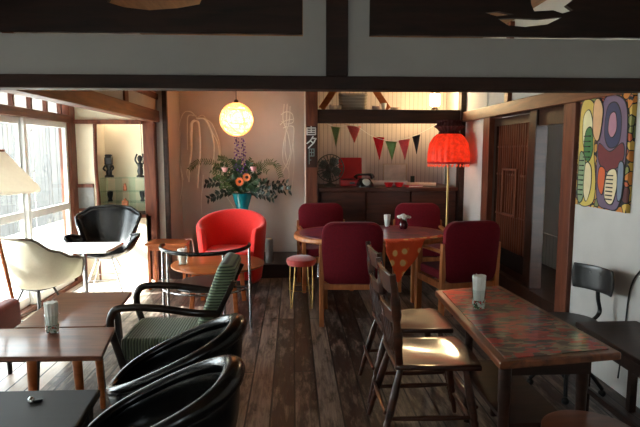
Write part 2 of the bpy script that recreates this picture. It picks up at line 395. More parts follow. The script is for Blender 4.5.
# inner beam between room and veranda, small wall above it
struct('trim_13', G().bx(-1.61, -1.49, 3.012, 6.2, 1.78, 1.905), M_beamy, bevel=.006)
struct('wall_inner', G().bx(-1.58, -1.52, 2.99, 6.2, 1.905, 2.62), M_white)
struct('trim_14', G().bx(-1.60, -1.50, 2.99, 6.2, 2.03, 2.09), M_beamy)
struct('trim_15', G().bx(-1.60, -1.50, 5.0, 5.1, 1.905, 2.03), M_postz)
struct('trim_16', G().bx(-1.66, -1.53, 6.1, 6.23, 0, 2.62), M_postz, bevel=.008)
# veranda end wall with a niche
ew = G().bx(-2.5, -2.19, 6.1, 6.2, 0, 1.76).bx(-2.19, -1.6, 6.1, 6.2, 0, .74).bx(-2.5, -1.6, 6.1, 6.2, 1.80, 2.62).bx(-2.3, -1.55, 6.44, 6.5, .6, 1.9).bx(-2.25, -2.19, 6.2, 6.44, .7, 1.8).bx(-1.66, -1.6, 6.2, 6.44, .7, 1.8)
struct('wall_end', ew, M_cream)
struct('trim_17', G().bx(-2.4, -1.66, 6.05, 6.16, 1.755, 1.80), M_postz)
struct('trim_18', G().bx(-2.19, -1.64, 6.06, 6.44, .72, .76), M_postz)
tg = G().tube(cr([(-2.185,6.12,0), (-2.19,6.115,.5), (-2.175,6.12,.9), (-2.19,6.12,1.3), (-2.18,6.12,1.78)]), .024, 10)
struct('trim_19', tg, M_postz, smooth=True)
wf = struct('window_11', G().bx(-2.43, -2.21, 6.06, 6.1, .80, .83).bx(-2.43, -2.21, 6.06, 6.1, 1.06, 1.10), M_postz)
G().bx(-2.43, -2.21, 6.085, 6.095, .83, 1.06).obj('pane', pbr('grey_glass', (150,150,148), .12, var=.1), wf)
# tokonoma and back wall
struct('wall_back', G().bx(-1.53, -1.43, 6.2, 7.1, 0, 2.62), M_beige)
struct('wall_back', G().bx(-1.43, .14, 7.0, 7.1, 0, 2.62), M_beige)
struct('wall_back', G().bx(.14, .2, 6.26, 7.1, 0, 2.62), M_beige)
struct('trim_20', G().bx(-1.45, -1.40, 6.15, 6.2, 0, 2.62), M_dark)
struct('trim_21', G().bx(-1.43, .14, 6.14, 6.2, 0, .16), M_dark, bevel=.006)
struct('trim_22', G().bx(.14, .275, 6.12, 6.26, 0, 2.62), M_postz, bevel=.008)
struct('trim_23', G().bx(1.90, 1.96, 6.12, 6.24, 0, 2.62), M_dark, bevel=.006)
struct('trim_24', G().bx(.275, 1.90, 6.14, 6.26, 1.775, 1.925), M_beam, bevel=.006)
struct('shelf_upper', G().bx(.275, 1.90, 6.26, 6.5, 1.88, 1.92), M_dark)
M_bead = boards_mat('beadboard', (206,190,182), (112,96,90), .055, 'x')
struct('wall_alcove', G().bx(.2, 1.96, 6.95, 7.05, 0, 2.62), M_bead)
struct('wall_over', G().bx(.275, 1.90, 6.16, 6.24, 2.22, 2.62), M_white)
struct('trim_25', G().bx(.275, 1.90, 6.14, 6.26, 2.14, 2.22), M_beam)
for n_, x in ((26, 1.70), (27, 1.05)): struct('trim_%d' % n_, G().bx(x, x+.05, 6.13, 6.16, 2.22, 2.6), M_postz)
# foreground lintel, wall strip and carved transoms
Yl = 2.95
struct('trim_28', G().bx(-2.5, 1.96, Yl-.05, Yl+.06, 1.778, 1.848), M_beam, bevel=.005)
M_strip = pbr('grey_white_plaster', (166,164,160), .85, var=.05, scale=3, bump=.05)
ws = G().bx(-2.5, 1.96, Yl-.02, Yl+.02, 1.848, 2.055).bx(-2.5, -1.515, Yl-.02, Yl+.02, 2.055, 2.62).bx(.055, .405, Yl-.02, Yl+.02, 2.055, 2.62).bx(-1.515, .055, Yl-.02, Yl+.02, 2.46, 2.62).bx(.405, 1.96, Yl-.02, Yl+.02, 2.46, 2.62)
struct('wall_strip', ws, M_strip)
struct('trim_29', G().bx(.175, .29, Yl-.05, Yl+.05, 1.848, 2.62), M_beam, bevel=.006)
def pz(px, py): v = at(px, py, Yl); return (v.x, v.z)
def irregular(x0, x1, z0, z1, n=26, amp=.0012):
    out = [(x0, z0+amp)]
    for i in range(1, n): out.append((x0+(x1-x0)*i/n, z0+amp*(1+math.sin(i*1.7)+.6*math.sin(i*.6))))
    return out+[(x1, z0+amp), (x1, z1), (x0, z1)]
holes_r = [[pz(*p) for p in ((529,-4), (578,-4), (565,6), (572,11), (561,14), (552,11), (533,12), (530,5))],
           [pz(*p) for p in ((497,19.5), (515,18.5), (538,19.5), (561,17.5), (546,25), (524,27.5), (507,26))],
           [pz(*p) for p in ((484,13.5), (498,12), (513,15), (496,17))]]
holes_l = [[pz(*p) for p in ((108,3), (112,-4), (204,-4), (200,5), (178,9), (150,11), (125,8))]]
o = cut_slab('carved_transom', irregular(-1.512, .052, 2.066, 2.455), holes_l, Yl, .03, M_ranma)
tag(o, 'dark carved wooden transom panel above the lintel, left of the short post', 'transom', 'carved transoms')
o = cut_slab('carved_transom', irregular(.408, 1.955, 2.066, 2.455), holes_r, Yl, .03, M_ranma)
tag(o, 'dark carved wooden transom panel with jagged openings, right of the short post', 'transom', 'carved transoms')
# outside: fence and an added unseen wall keeping light off the near windows
M_fence = pbr('grey_fence_board', (58,55,52), .85, var=.5, scale=9, stretch=(6,6,.5))
ft = thing('garden_fence', 'pale grey board fence in the sunlit garden outside the windows', 'fence', (-6.4,0,-.42))
for i in range(48):
    y = 9.6+.19*i
    G().box((random.uniform(-.01,.01), y, 1.4), (.02, .17, 2.8)).obj('board', M_fence, ft)
for z in (.4, 1.4, 2.4): G().bx(-.08, -.03, 9.5, 18.7, z-.04, z+.04).obj('rail', M_fence, ft)
struct('light_block_wall', G().bx(-4.1, -3.9, -6, 2.8, -.42, 3.9), pbr('light_block_grey', (120,116,108), .9))
# ================================================================ FURNITURE
def back_panel(w, z0, z1, t, r, lean=.05, y=0):
    "upholstered slab, rounded at the top, leaning back; returns G"
    g = G(); poly = [(x, z) for x, z in rrect(w, z1-z0, r, 6, 0, (z0+z1)/2)]
    def P(x, z, k): return Vector((x, y+k-(z-z0)*lean/(z1-z0), z))
    inset = [(x*.93, (z0+z1)/2+(z-(z0+z1)/2)*.95) for x, z in poly]
    g.loft([[P(x, z, -t/2) for x, z in inset], [P(x, z, -t*.3) for x, z in poly], [P(x, z, t*.3) for x, z in poly], [P(x, z, t/2) for x, z in inset]])
    return g
# ---- burgundy dining armchairs (front = +y)
def dining_armchair(label, loc, rz):
    t = thing('dining_armchair', label, 'chair', loc, rz, 'burgundy armchairs round the oval table')
    back_panel(.50, .36, .885, .075, .10, .05, -.225).obj('backrest', M_burg, t, smooth=True)
    sg = G(); sg.prism(rrect(.48, .46, .05), .375, .455); sg.obj('seat', M_burg, t, smooth=True, bevel=.02, seg=3)
    for sx in (-1, 1):
        G().beam((sx*.25,-.235,0), (sx*.25,-.255,.70), .04, .045).obj('leg', M_oak, t, bevel=.005)
        G().beam((sx*.25,.225,0), (sx*.25,.215,.61), .04, .04).obj('leg', M_oak, t, bevel=.005)
        G().beam((sx*.25,-.25,.628), (sx*.25,.245,.618), .045, .026).obj('armrest', M_oak, t, bevel=.008)
        G().bx(sx*.25-.012, sx*.25+.012, -.21, .2, .31, .37).obj('side_rail', M_oak, t, bevel=.003)
    G().bx(-.23, .23, -.25, -.225, .315, .365).obj('back_rail', M_oak, t, bevel=.003)
    G().bx(-.23, .23, .21, .235, .31, .37).obj('front_rail', M_oak, t, bevel=.003)
    return t
ch = dining_armchair('burgundy upholstered oak armchair seen from behind, at the near left of the oval table', (.49,4.60,0), R(-3))
dup(ch, (1.42,4.62,0), R(12), 'burgundy oak armchair turned to show its arm, near right of the oval table')
dup(ch, (.33,5.72,0), R(186), 'burgundy armchair on the far left of the oval table, in front of the fan')
dup(ch, (1.36,5.66,0), R(176), 'burgundy armchair on the far side of the oval table, behind the white flowers')
# ---- oval table
tb = thing('oval_table', 'light oak oval dining table with a purplish top and orange cloth', 'table', (.72,4.98,0))
def oval(rx, ry, n=40, p=2.3):
    out = []
    for k in range(n):
        a = 2*PI*k/n; c, s = math.cos(a), math.sin(a)
        out.append((rx*abs(c)**(2/p)*(1 if c > 0 else -1), ry*abs(s)**(2/p)*(1 if s > 0 else -1)))
    return out
G().prism(oval(.72, .52), .655, .70).obj('tabletop', M_oak, tb, smooth=True, bevel=.012)
G().prism(oval(.67, .47), .7005, .7035).obj('top_inlay', patches('purple_print', [(132,50,80), (150,62,94), (112,42,72), (168,72,84)], 9, .3, coat=.5), tb)
for sx in (-1, 1):
    for sy in (-1, 1): G().beam((sx*.44, sy*.085, 0), (sx*.44, sy*.085, .66), .06, .06).obj('leg', M_oak, tb, bevel=.006)
G().bx(-.42, .42, -.07, -.045, .57, .655).bx(-.42, .42, .045, .07, .57, .655).obj('apron', M_oak, tb)
k = NT('orange_print'); mp = k.coords((1,1,1)); vo = k.n('ShaderNodeTexVoronoi'); vo.inputs['Scale'].default_value = 10; vo.inputs['Randomness'].default_value = .5; k.l(mp, 'Vector', vo, 'Vector')
r_ = k.ramp([(0, lin((226,120,50))), (.14, lin((240,196,130))), (.34, lin((236,120,50))), (.40, lin((226,80,34)))], 'CONSTANT'); k.l(vo, 'Distance', r_, 'Fac'); k.l(r_, 'Color', k.b, 'Base Color'); k.b.inputs['Roughness'].default_value = .8
M_orange = k.m
def drape(u, v):
    # runner: lies on the top, falls over the near edge in a point
    x = .05+.57*u
    e = -.52*(max(0, 1-abs((x)/.72)**2.3))**(1/2.3)-.006
    hang = .36*max(0, min(1, u/.22+.25, (.62-u)/.40))
    L = .10+hang; s = abs(e)-.10+v*L-.02*(hang <= 0)
    if s < abs(e): return Vector((x, -s, .7065))
    d = s-abs(e); return Vector((x+.012*math.sin(u*16), e-.012-.012*math.sin(u*19)-.02*d, .7065-d))
cl = G().grid(drape, 26, 34).obj('tablecloth', M_orange, None, smooth=True, solid=.003, loc=(.72,4.98,0))
tag(cl, 'orange patterned cloth with pale circles hanging over the oval table edge', 'tablecloth')
# things on it
def napkin_glass(name_n, lab_g, lab_n, loc, h, r, band=None):
    t = thing('glass_tumbler', lab_g, 'glass', loc)
    G().lathe([(r*.8,0), (r*.84,.004), (r,h*.6), (r-.002,h*.6), (r*.8,.008), (0,.008)], n=20, caps=False).obj('bowl', M_tumbler, t, smooth=True)
    if band: G().lathe([(r*.852,.01), (r*.905,h*.30)], n=20, caps=False).obj('printed_band', band, t, smooth=True)
    g = G(); n = 22
    rings = []
    for z, q in ((.01, .6), (h*.6, .86), (h, .95)):
        rings.append([Vector((r*q*(1-.12*(j % 2))*math.cos(2*PI*j/n), r*q*(1-.12*(j % 2))*math.sin(2*PI*j/n), z+.004*math.sin(j*2.3)*(z > .05))) for j in range(n)])
    o = g.loft(rings).obj(name_n, M_paper, None, loc=loc)
    return t, tag(o, lab_n, 'napkins')
M_band = patches('printed_glass', [(210,214,208), (34,104,56), (205,212,206), (196,44,40), (24,70,44)], 55, .3)
napkin_glass('paper_napkins', 'small clear glass of white napkins on the oval table', 'white paper napkins in the small glass on the oval table', (.93,5.30,.7045), .125, .036)
pt = tag(G().lathe([(.0,0), (.03,0), (.042,.02), (.045,.05), (.032,.075), (.036,.088), (.032,.088), (.03,.07), (0,.07)], n=20).obj('flower_pot', pbr('wine_glaze', (70,16,20), .2, coat=.4), None, smooth=True, loc=(1.07,5.18,.7045)), 'small dark red pot of white flowers on the oval table', 'pot')
fl = thing('white_flowers', 'bunch of small white flowers in the dark red pot on the oval table', 'flowers', (1.07,5.18,.778))
for i in range(16):
    a, q = i*2.4, .062*math.sqrt(i/16)
    c = (q*math.cos(a), q*math.sin(a), .062-.35*q)
    G().ball(c, .019, 8, 5, (1,1,.75)).obj('blossom', M_paper, fl, smooth=True)
g = G()
for i in range(8): g.tube([(0,0,-.02), (.035*math.cos(i), .035*math.sin(i), .05)], .002, 5)
g.obj('stems', pbr('stem_green', (50,84,40), .6), fl)
# ---- round red stool with wire legs
st = thing('wire_stool', 'low round stool with red padded seat and gold hairpin wire legs', 'stool', (.07,5.0,0))
G().lathe([(.0,.40), (.13,.40), (.142,.425), (.138,.455), (.10,.472), (0,.476)], n=26).obj('seat', pbr('rose_velvet', (178,56,48), .8, sheen=.4, scale=60), st, smooth=True)
for i in range(4):
    a = R(45+90*i); p = []
    for da, q, z in ((-.28,.12,.40), (-.2,.128,.2), (-.05,.135,.012), (.05,.135,.012), (.2,.128,.2), (.28,.12,.40)):
        p.append((q*math.cos(a+da), q*math.sin(a+da), z))
    G().tube(cr(p, 6), .0055, 7).obj('leg', M_gold, st, smooth=True)
G().tube([(.125*math.cos(2*PI*j/24), .125*math.sin(2*PI*j/24), .17) for j in range(24)], .004, 6, True).obj('foot_ring', M_gold, st, smooth=True)
# ---- red tub chair (front = -y)
tc = thing('tub_armchair', 'bright red upholstered tub armchair in front of the flower alcove', 'armchair', (-.665,5.75,0), R(-4))
def tub(u, v):
    a = R(-42+264*u)       # from right-front round the back to left-front
    hgt = .70+.12*max(0, math.sin(a))**.9
    if math.sin(a) < 0: hgt = .70+.06*math.sin(a)
    lean = 1+.10*v
    rx, ry = .355*lean, .30*lean
    return a, hgt, rx, ry
rings = []
for i in range(41):
    a, h, rx, ry = tub(i/40, 0); c, s = math.cos(a), math.sin(a)
    ring = []
    for q, z in ((.90,.06), (.97,.35), (1.06,h-.04), (1.05,h-.01), (1.0,h), (.90,h-.005), (.85,h-.04), (.78,.35), (.76,.06)):
        ring.append(Vector((rx*q*c, .01+ry*q*s*1.05, z)))
    rings.append(ring)
G().loft(rings).obj('shell', M_red, tc, smooth=True, subd=1, ang=70)
G().prism([(x, y-.0) for x, y in rrect(.50, .48, .12)], .12, .30).obj('seat_base', M_red, tc, smooth=True, bevel=.02)
G().prism([(x, y-.02) for x, y in rrect(.52, .50, .12)], .305, .43).obj('seat_cushion', M_red, tc, smooth=True, bevel=.035, seg=4)
for sx in (-1, 1):
    for sy in (-1, 1): G().lathe([(.018,0), (.024,.08)], (sx*.22, sy*.20, 0), 10).obj('foot', M_black, tc)
# ---- low round wooden table
lt = thing('low_round_table', 'low round wooden table in front of the red tub chair', 'table', (-.71,5.02,0))
G().lathe([(0,.395), (.415,.395), (.43,.405), (.43,.415), (.422,.42), (0,.42)], n=44).obj('tabletop', M_teak, lt, smooth=True)
for i in range(4):
    a = R(40+90*i); G().beam((.29*math.cos(a), .29*math.sin(a), 0), (.25*math.cos(a), .25*math.sin(a), .395), .042, .042).obj('leg', M_teak, lt, bevel=.005)
G().beam((-.19,-.16,.32), (.19,.16,.32), .03, .05).beam((-.19,.16,.32), (.19,-.16,.32), .03, .049).obj('cross_rail', M_teak, lt)
napkin_glass('paper_napkins', 'clear glass of white napkins on the low round table', 'white paper napkins in the glass on the low round table', (-1.02,4.93,.42), .15, .048)
# ---- steel chair with a black horseshoe rail (front = +y)
sc = thing('rail_chair', 'steel framed chair with a black curved back rail and dark round seat', 'chair', (-.715,4.30,0))
rp = [Vector((.355*math.cos(R(a)), .06+.30*math.sin(R(a)), .68+.02*(1-abs(math.sin(R(a)))))) for a in range(168, 373, 6)]
G().tube(rp, .016, 8, flat=(1.0,.8)).obj('back_rail', M_blackl, sc, smooth=True)
for a in (176, 222, 300, 364):
    x, y = .35*math.cos(R(a)), .06+.295*math.sin(R(a)); G().tube([(x*1.02, y*1.02, 0), (x, y, .672)], .0105, 10).obj('leg', M_steel, sc, smooth=True)
G().lathe([(0,.375), (.225,.375), (.245,.39), (.24,.41), (0,.415)], n=36).obj('seat', pbr('dark_vinyl', (38,34,36), .4), sc, smooth=True)
G().tube([(.345*math.cos(2*PI*j/40), .06+.29*math.sin(2*PI*j/40), .36) for j in range(21, 40)], .009, 8).tube([(-.34,.03,.36), (.34,.03,.36)], .009, 8).obj('seat_ring', M_steel, sc, smooth=True)
# ---- small wooden side table by the post
sd = thing('side_table', 'small wooden side table standing against the dark wall post', 'table', (-1.34,5.80,0))
G().bx(-.215, .215, -.16, .16, .475, .50).obj('tabletop', M_teak, sd, bevel=.004)
for sx in (-1, 1):
    for sy in (-1, 1): G().beam((sx*.18, sy*.13, 0), (sx*.18, sy*.13, .475), .026, .026).obj('leg', M_teak, sd)
G().bx(-.17, .17, -.14, -.125, .42, .475).bx(-.17, .17, .125, .14, .42, .475).obj('apron', M_teak, sd)
tag(G().tube(cr([(-1.18,5.86,.50), (-1.14,5.9,.505), (-1.10,5.88,.45), (-1.1,5.94,.2), (-1.14,5.98,.02), (-1.22,6.03,.01)], 6), .006, 6).obj('lamp_cord', M_paper, None, smooth=True), 'white cord trailing from the small side table to the floor', 'cord')
# ---- near-left pair of coffee tables
ct = thing('coffee_table', 'brown wooden low table with round legs, the nearer one holding a napkin glass', 'table', (0,0,0), 0)
G().prism([(-1.78,3.055), (-1.78,2.625), (-.945,2.600), (-1.025,3.055)], .43, .455).obj('tabletop', M_walnut, ct, bevel=.006)
for x, y in ((-1.07,2.66), (-1.09,2.99), (-1.32,2.66), (-1.70,2.97)): G().turned((x, y, 0), (x+(.02 if x < -1.2 else -.03)*.6, y, .43), [(0,.014), (.8,.023), (1,.024)], 12).obj('leg', M_teak, ct, smooth=True)
G().bx(-1.70, -1.06, 2.72, 2.745, .385, .43).obj('apron', M_dark, ct)
c2 = thing('coffee_table', 'plain brown plank-topped low table on a black frame, farther of the left pair', 'table')
G().prism([(-1.60,3.075), (-1.09,3.075), (-1.165,3.86), (-1.66,3.86)], .43, .453).obj('tabletop', M_walnut, c2, bevel=.005)
for x, y in ((-1.52,3.18), (-1.18,3.18), (-1.56,3.74), (-1.24,3.74)): G().beam((x-(.04 if x < -1.4 else -.02), y, 0), (x, y, .43), .03, .05).obj('leg', M_black, c2)
G().bx(-1.52, -1.18, 3.165, 3.195, .38, .43).bx(-1.55, -1.24, 3.725, 3.755, .38, .43).obj('frame', M_black, c2)
napkin_glass('paper_napkins', 'tall patterned glass of napkins on the nearer left coffee table', 'white paper napkins in the tall glass on the left coffee table', (-1.335,2.96,.455), .175, .039, M_band)
# ---- black low table in the left foreground
bt = thing('black_table', 'black stained low table at the bottom left corner, in front of everything', 'table')
G().prism([(-1.42,2.23), (-1.42,1.83), (-.79,1.83), (-.82,2.23)], .42, .455).obj('tabletop', M_blacktop, bt, bevel=.008)
for x, y in ((-.86,2.16), (-.83,1.9), (-1.36,2.16), (-1.36,1.9)): G().beam((x, y, 0), (x, y, .42), .045, .045).obj('leg', M_blacktop, bt)
kb = thing('bottle_cap', 'tiny pale metal cap lying on the black low table', 'cap', (-1.055,2.12,.455))
G().lathe([(0,0), (.014,0), (.013,.012), (.006,.02), (0,.021)], n=14).obj('cap', M_steel, kb, smooth=True)
G().box((.026,.004,.005), (.03,.016,.008), .4).obj('tab', M_black, kb)
# ---- shell chairs
def shell_chair(name, label, loc, rz, mat, rimmat, ctrl, zb, depth, width, legmat, group=None, thick=.014, legs='wire', power=2.2, seatc=.02, bulge=0):
    "ctrl: list of (angle deg, rim height, radius factor); angle 90 = back (+y), 270 = front"
    t = thing(name, label, 'chair', loc, rz, group)
    A = None if callable(ctrl) else sorted(ctrl)
    def rim(a):
        a = a % 360
        if callable(ctrl): return ctrl(a)
        ex = [(A[-1][0]-360,)+A[-1][1:]]+A+[(A[0][0]+360,)+A[0][1:]]
        for p, q in zip(ex, ex[1:]):
            if p[0] <= a <= q[0]:
                s = (a-p[0])/(q[0]-p[0]); s = s*s*(3-2*s); return p[1]+(q[1]-p[1])*s, p[2]+(q[2]-p[2])*s
    nu, nv = 56, 12; vs = []; g = G()
    rimp = []; rings = []
    for i in range(nu):
        a = 360*i/nu; h, f = rim(a); ring = []
        for j in range(nv+1):
            v = j/nv; q = v**.62*(1+bulge*math.sin(PI*v**1.6)); z = zb+(h-zb)*v**power
            ring.append(Vector((math.cos(R(a))*width/2*f*q, math.sin(R(a))*depth/2*f*q+seatc*(1-v), z)))
        rings.append(ring); rimp.append(ring[-1])
    g.loft(rings+[rings[0]], closed=False, caps=False)
    g.obj('shell', mat, t, smooth=True, solid=thick, subd=1, ang=80)
    G().tube(rimp, [thick*(.75 if not bulge else .62+.5*max(0, math.sin(2*PI*i/nu))**1.5) for i in range(nu)], 10, True).obj('rim', rimmat, t, smooth=True)
    zt = zb-.005
    if legs == 'wire':
        for sx in (-1, 1):
            for sy in (-1, 1): G().tube([(sx*width*.30, sy*depth*.34, 0), (sx*width*.10, sy*depth*.12, zt)], .0085, 8).obj('leg', legmat, t, smooth=True)
        G().tube([(sx*width*.22, sy*depth*.25, .16) for sx, sy in ((-1,-1), (1,-1), (1,1), (-1,1))], .005, 6, True).obj('brace', legmat, t, smooth=True)
        G().box((0,0,zt-.006), (width*.26, depth*.3, .012)).obj('mount', legmat, t)
    else:
        for i in range(4):
            a = R(45+90*i); G().beam((.02*math.cos(a), .02*math.sin(a), .07), (width*.42*math.cos(a), depth*.42*math.sin(a), .02), .03, .03, w2=.02, h2=.02).obj('foot', legmat, t, bevel=.004)
        G().lathe([(.03,.05), (.02,.09), (.018,zt-.02), (.07,zt)], n=14).obj('pedestal', legmat, t, smooth=True)
    return t
M_cshell = translucent('cream_fibreglass', (196,192,174), .3, scale=60, var=.06)
shell_chair('shell_armchair', 'cream moulded shell armchair with its back to the room, by the window', (-2.01,4.26,0), R(158), M_cshell, pbr('cream_rim', (70,58,42), .5),
    [(90,.83,1.0), (55,.82,1.0), (125,.82,1.0), (25,.72,1.02), (155,.72,1.02), (0,.66,1.0), (180,.66,1.0), (335,.63,1.02), (205,.63,1.02), (305,.46,.98), (235,.46,.98), (270,.425,.95)], .40, .60, .70, M_blackm)
shell_chair('shell_lounge_chair', 'glossy black winged lounge chair on thin metal legs facing the window table', (-1.94,5.60,0), R(6), M_blackl, M_blackl,
    [(90,.875,1.05), (60,.86,1.14), (120,.86,1.14), (38,.79,1.22), (142,.79,1.22), (12,.59,.78), (168,.59,.78), (350,.61,1.08), (190,.61,1.08), (330,.60,1.22), (210,.60,1.22), (308,.46,1.0), (232,.46,1.0), (270,.425,.88)], .38, .58, .66, M_steel, thick=.02)
wt = thing('window_table', 'small white-topped table between the cream and black shell chairs', 'table', (-1.90,4.93,0))
G().prism(rrect(.58, .44, .03), .575, .60).obj('tabletop', pbr('white_laminate', (225,222,215), .25, var=.03), wt, bevel=.004)
G().lathe([(.16,0), (.16,.015), (.02,.035), (.02,.56), (.09,.575)], n=20).obj('pedestal', M_steel, wt, smooth=True)
def ctrlb(a):
    s = math.sin(R(a)); return (.55+.125*s-.02*max(0, -s)**2, 1.0+.06*math.sin(R(2*a))**2)
shell_chair('leather_tub_chair', 'black leather tub chair with a low curved rim, behind the nearest one', (-.535,2.38,0), R(-90), M_blackl, M_blackl, ctrlb, .30, .56, .45, M_blackm, 'pair of black leather tub chairs', .036, 'ped', 2.6, bulge=.14)
shell_chair('leather_tub_chair', 'nearest black leather tub chair, cut off by the bottom of the picture', (-.495,1.85,0), R(-90), M_blackl, M_blackl, ctrlb, .30, .56, .45, M_blackm, 'pair of black leather tub chairs', .036, 'ped', 2.6, bulge=.14)
# ---- green corduroy armchair (front = -x in place; local front = -y)
ga = thing('corduroy_armchair', 'green ribbed corduroy armchair with dark bentwood arms', 'armchair', (-.79,3.37,0), R(-90))
M_cord = corduroy('green_corduroy', (36,42,33), (108,120,94), 'y', 58)
M_cordb = corduroy('green_corduroy_back', (40,50,38), (122,140,108), 'z', 58)
G().prism(rrect(.45, .50, .05), .21, .345).obj('seat_cushion', M_cord, ga, smooth=True, bevel=.03, seg=4)
def backc():
    g = G(); M = Matrix.Translation((0,.25,.37)) @ Matrix.Rotation(R(-20), 4, 'X')
    return g.prism([(x, y+.21) for x, y in rrect(.44, .46, .05)], -.055, .055, M @ Matrix.Rotation(R(90), 4, 'X'))
backc().obj('back_cushion', M_cordb, ga, smooth=True, bevel=.035, seg=4)
M_bent = wood('bentwood', (22,13,9), (46,28,18), .3, 'y', coat=.3)
for sx in (-1, 1):
    x = sx*.265
    G().tube(cr([(x,-.16,0), (x,-.22,.22), (x,-.275,.42), (x,-.265,.515), (x,-.20,.55), (x,0,.545), (x,.20,.515), (x*.93,.34,.50)], 7), .017, 9, flat=(1,1.35)).obj('armrest', M_bent, ga, smooth=True)
    G().beam((x*.95,.36,0), (x*.93,.27,.36), .026, .03).beam((x*.93,.27,.36), (x*.93,.44,.70), .026, .03).obj('back_leg', M_bent, ga, bevel=.004)
    G().beam((x*.95,-.22,.2), (x*.93,.27,.2), .022, .035).obj('side_rail', M_bent, ga)
G().bx(-.25, .25, -.235, -.21, .175, .21).bx(-.25, .25, .24, .265, .18, .21).obj('seat_frame', M_bent, ga)
# ---- dark red armchair at the left edge
ra = thing('upholstered_armchair', 'dark rose upholstered armchair mostly cut off by the left edge', 'armchair', (-2.08,3.32,0))
M_rose = pbr('rose_cloth', (132,52,44), .85, sheen=.3, scale=70)
G().prism(rrect(.46, .46, .06), .26, .40).obj('seat_cushion', M_rose, ra, smooth=True, bevel=.03, seg=3)
G().prism([(x+.235, y) for x, y in rrect(.11, .50, .05)], .20, .50).obj('arm', M_rose, ra, smooth=True, bevel=.03, seg=3)
G().prism([(x-.235, y) for x, y in rrect(.11, .50, .05)], .20, .50).obj('arm', M_rose, ra, smooth=True, bevel=.03, seg=3)
G().prism([(x, y-.20) for x, y in rrect(.36, .11, .04)], .22, .47).obj('backrest', M_rose, ra, smooth=True, bevel=.03, seg=3)
for sx in (-1, 1):
    for sy in (-1, 1): G().lathe([(.014,0), (.02,.22)], (sx*.21, sy*.19, 0), 10).obj('leg', M_blackm, ra, smooth=True)
# ---- floor lamp at the left edge
fp = thing('floor_lamp', 'floor lamp with a big cream cone shade at the left edge', 'lamp', (-2.11,3.83,0))
M_shade = translucent('cream_shade', (246,240,230), .5, scale=40, var=.05)
G().lathe([(.32,1.17), (.325,1.185), (.315,1.21), (.115,1.455)], n=44, caps=False).obj('lamp_shade', M_shade, fp, smooth=True, solid=.003)
G().lathe([(.118,1.452), (.125,1.462), (.118,1.468), (.09,1.465)], n=30).obj('shade_ring', M_teak, fp, smooth=True)
fr_, fpy = .0, 0
for dx, dy in ((.19,0), (-.15,.13), (-.12,-.15)): G().turned((dx, dy, 0), (dx*.08, dy*.08, 1.06), [(0,.010), (.5,.013), (1,.012)], 10).obj('leg', M_teak, fp, smooth=True)
G().tube([(0,0,1.04), (0,0,1.25), (0,0,1.44)], .011, 8).obj('pole', M_teak, fp, smooth=True)
G().ball((0,0,1.31), .045, 14, 10).obj('bulb', emitter('shade_fill_glow', (255,246,232), 6), fp, smooth=True)  # bulb's glow added to brighten the cream shade
# ---- right-hand table
rt = thing('glass_topped_table', 'long wooden table with a red and grey patterned top under glass', 'table')
Q = [(.77,2.853), (.738,1.834), (1.235,1.908), (1.167,2.946)]
def inset(q, d):
    c = Vector((sum(p[0] for p in q)/4, sum(p[1] for p in q)/4)); out = []
    for p in q:
        v = Vector(p)-c; out.append((p[0]-math.copysign(d, v.x), p[1]-math.copysign(d, v.y)))
    return out
M_rim = wood('table_edge_wood', (74,38,22), (128,70,40), .3, 'y', coat=.4)
G().prism(Q, .668, .698).obj('tabletop', M_rim, rt, bevel=.006)
M_textile = patches('red_textile', [(150,34,34), (64,58,54), (164,44,38), (104,100,88), (170,56,44), (44,38,36), (138,38,34), (124,114,98)], 22, .5, stretch=(.6,1.5,1), distort=1.6)
M_textile.node_tree.nodes['Principled BSDF'].inputs['Coat Weight'].default_value = .9
M_textile.node_tree.nodes['Principled BSDF'].inputs['Coat Roughness'].default_value = .04
G().prism(inset(Q, .032), .6985, .7015).obj('patterned_panel', M_textile, rt)
for x, y in ((.785,1.90), (1.15,2.02), (.93,2.74), (1.10,2.80)):
    G().turned((x, y, 0), (x, y, .668), [(0,.018), (.1,.02), (.2,.015), (.5,.019), (.75,.021), (.78,.024), (1,.024)], 12).obj('leg', M_dark, rt, smooth=True)
G().bx(.82, 1.16, 1.99, 2.03, .58, .668).bx(.84, 1.12, 2.76, 2.79, .58, .668).bx(.90, .92, 2.03, 2.76, .58, .668).bx(1.12, 1.145, 2.03, 2.78, .58, .668).obj('apron', M_dark, rt)
G().bx(.86, 1.12, 2.05, 2.72, .33, .35).obj('shelf', M_dark, rt)
napkin_glass('paper_napkins', 'tall patterned glass of white napkins on the red patterned table', 'white paper napkins in the tall glass on the red patterned table', (.88,2.475,.7015), .165, .034, M_band)
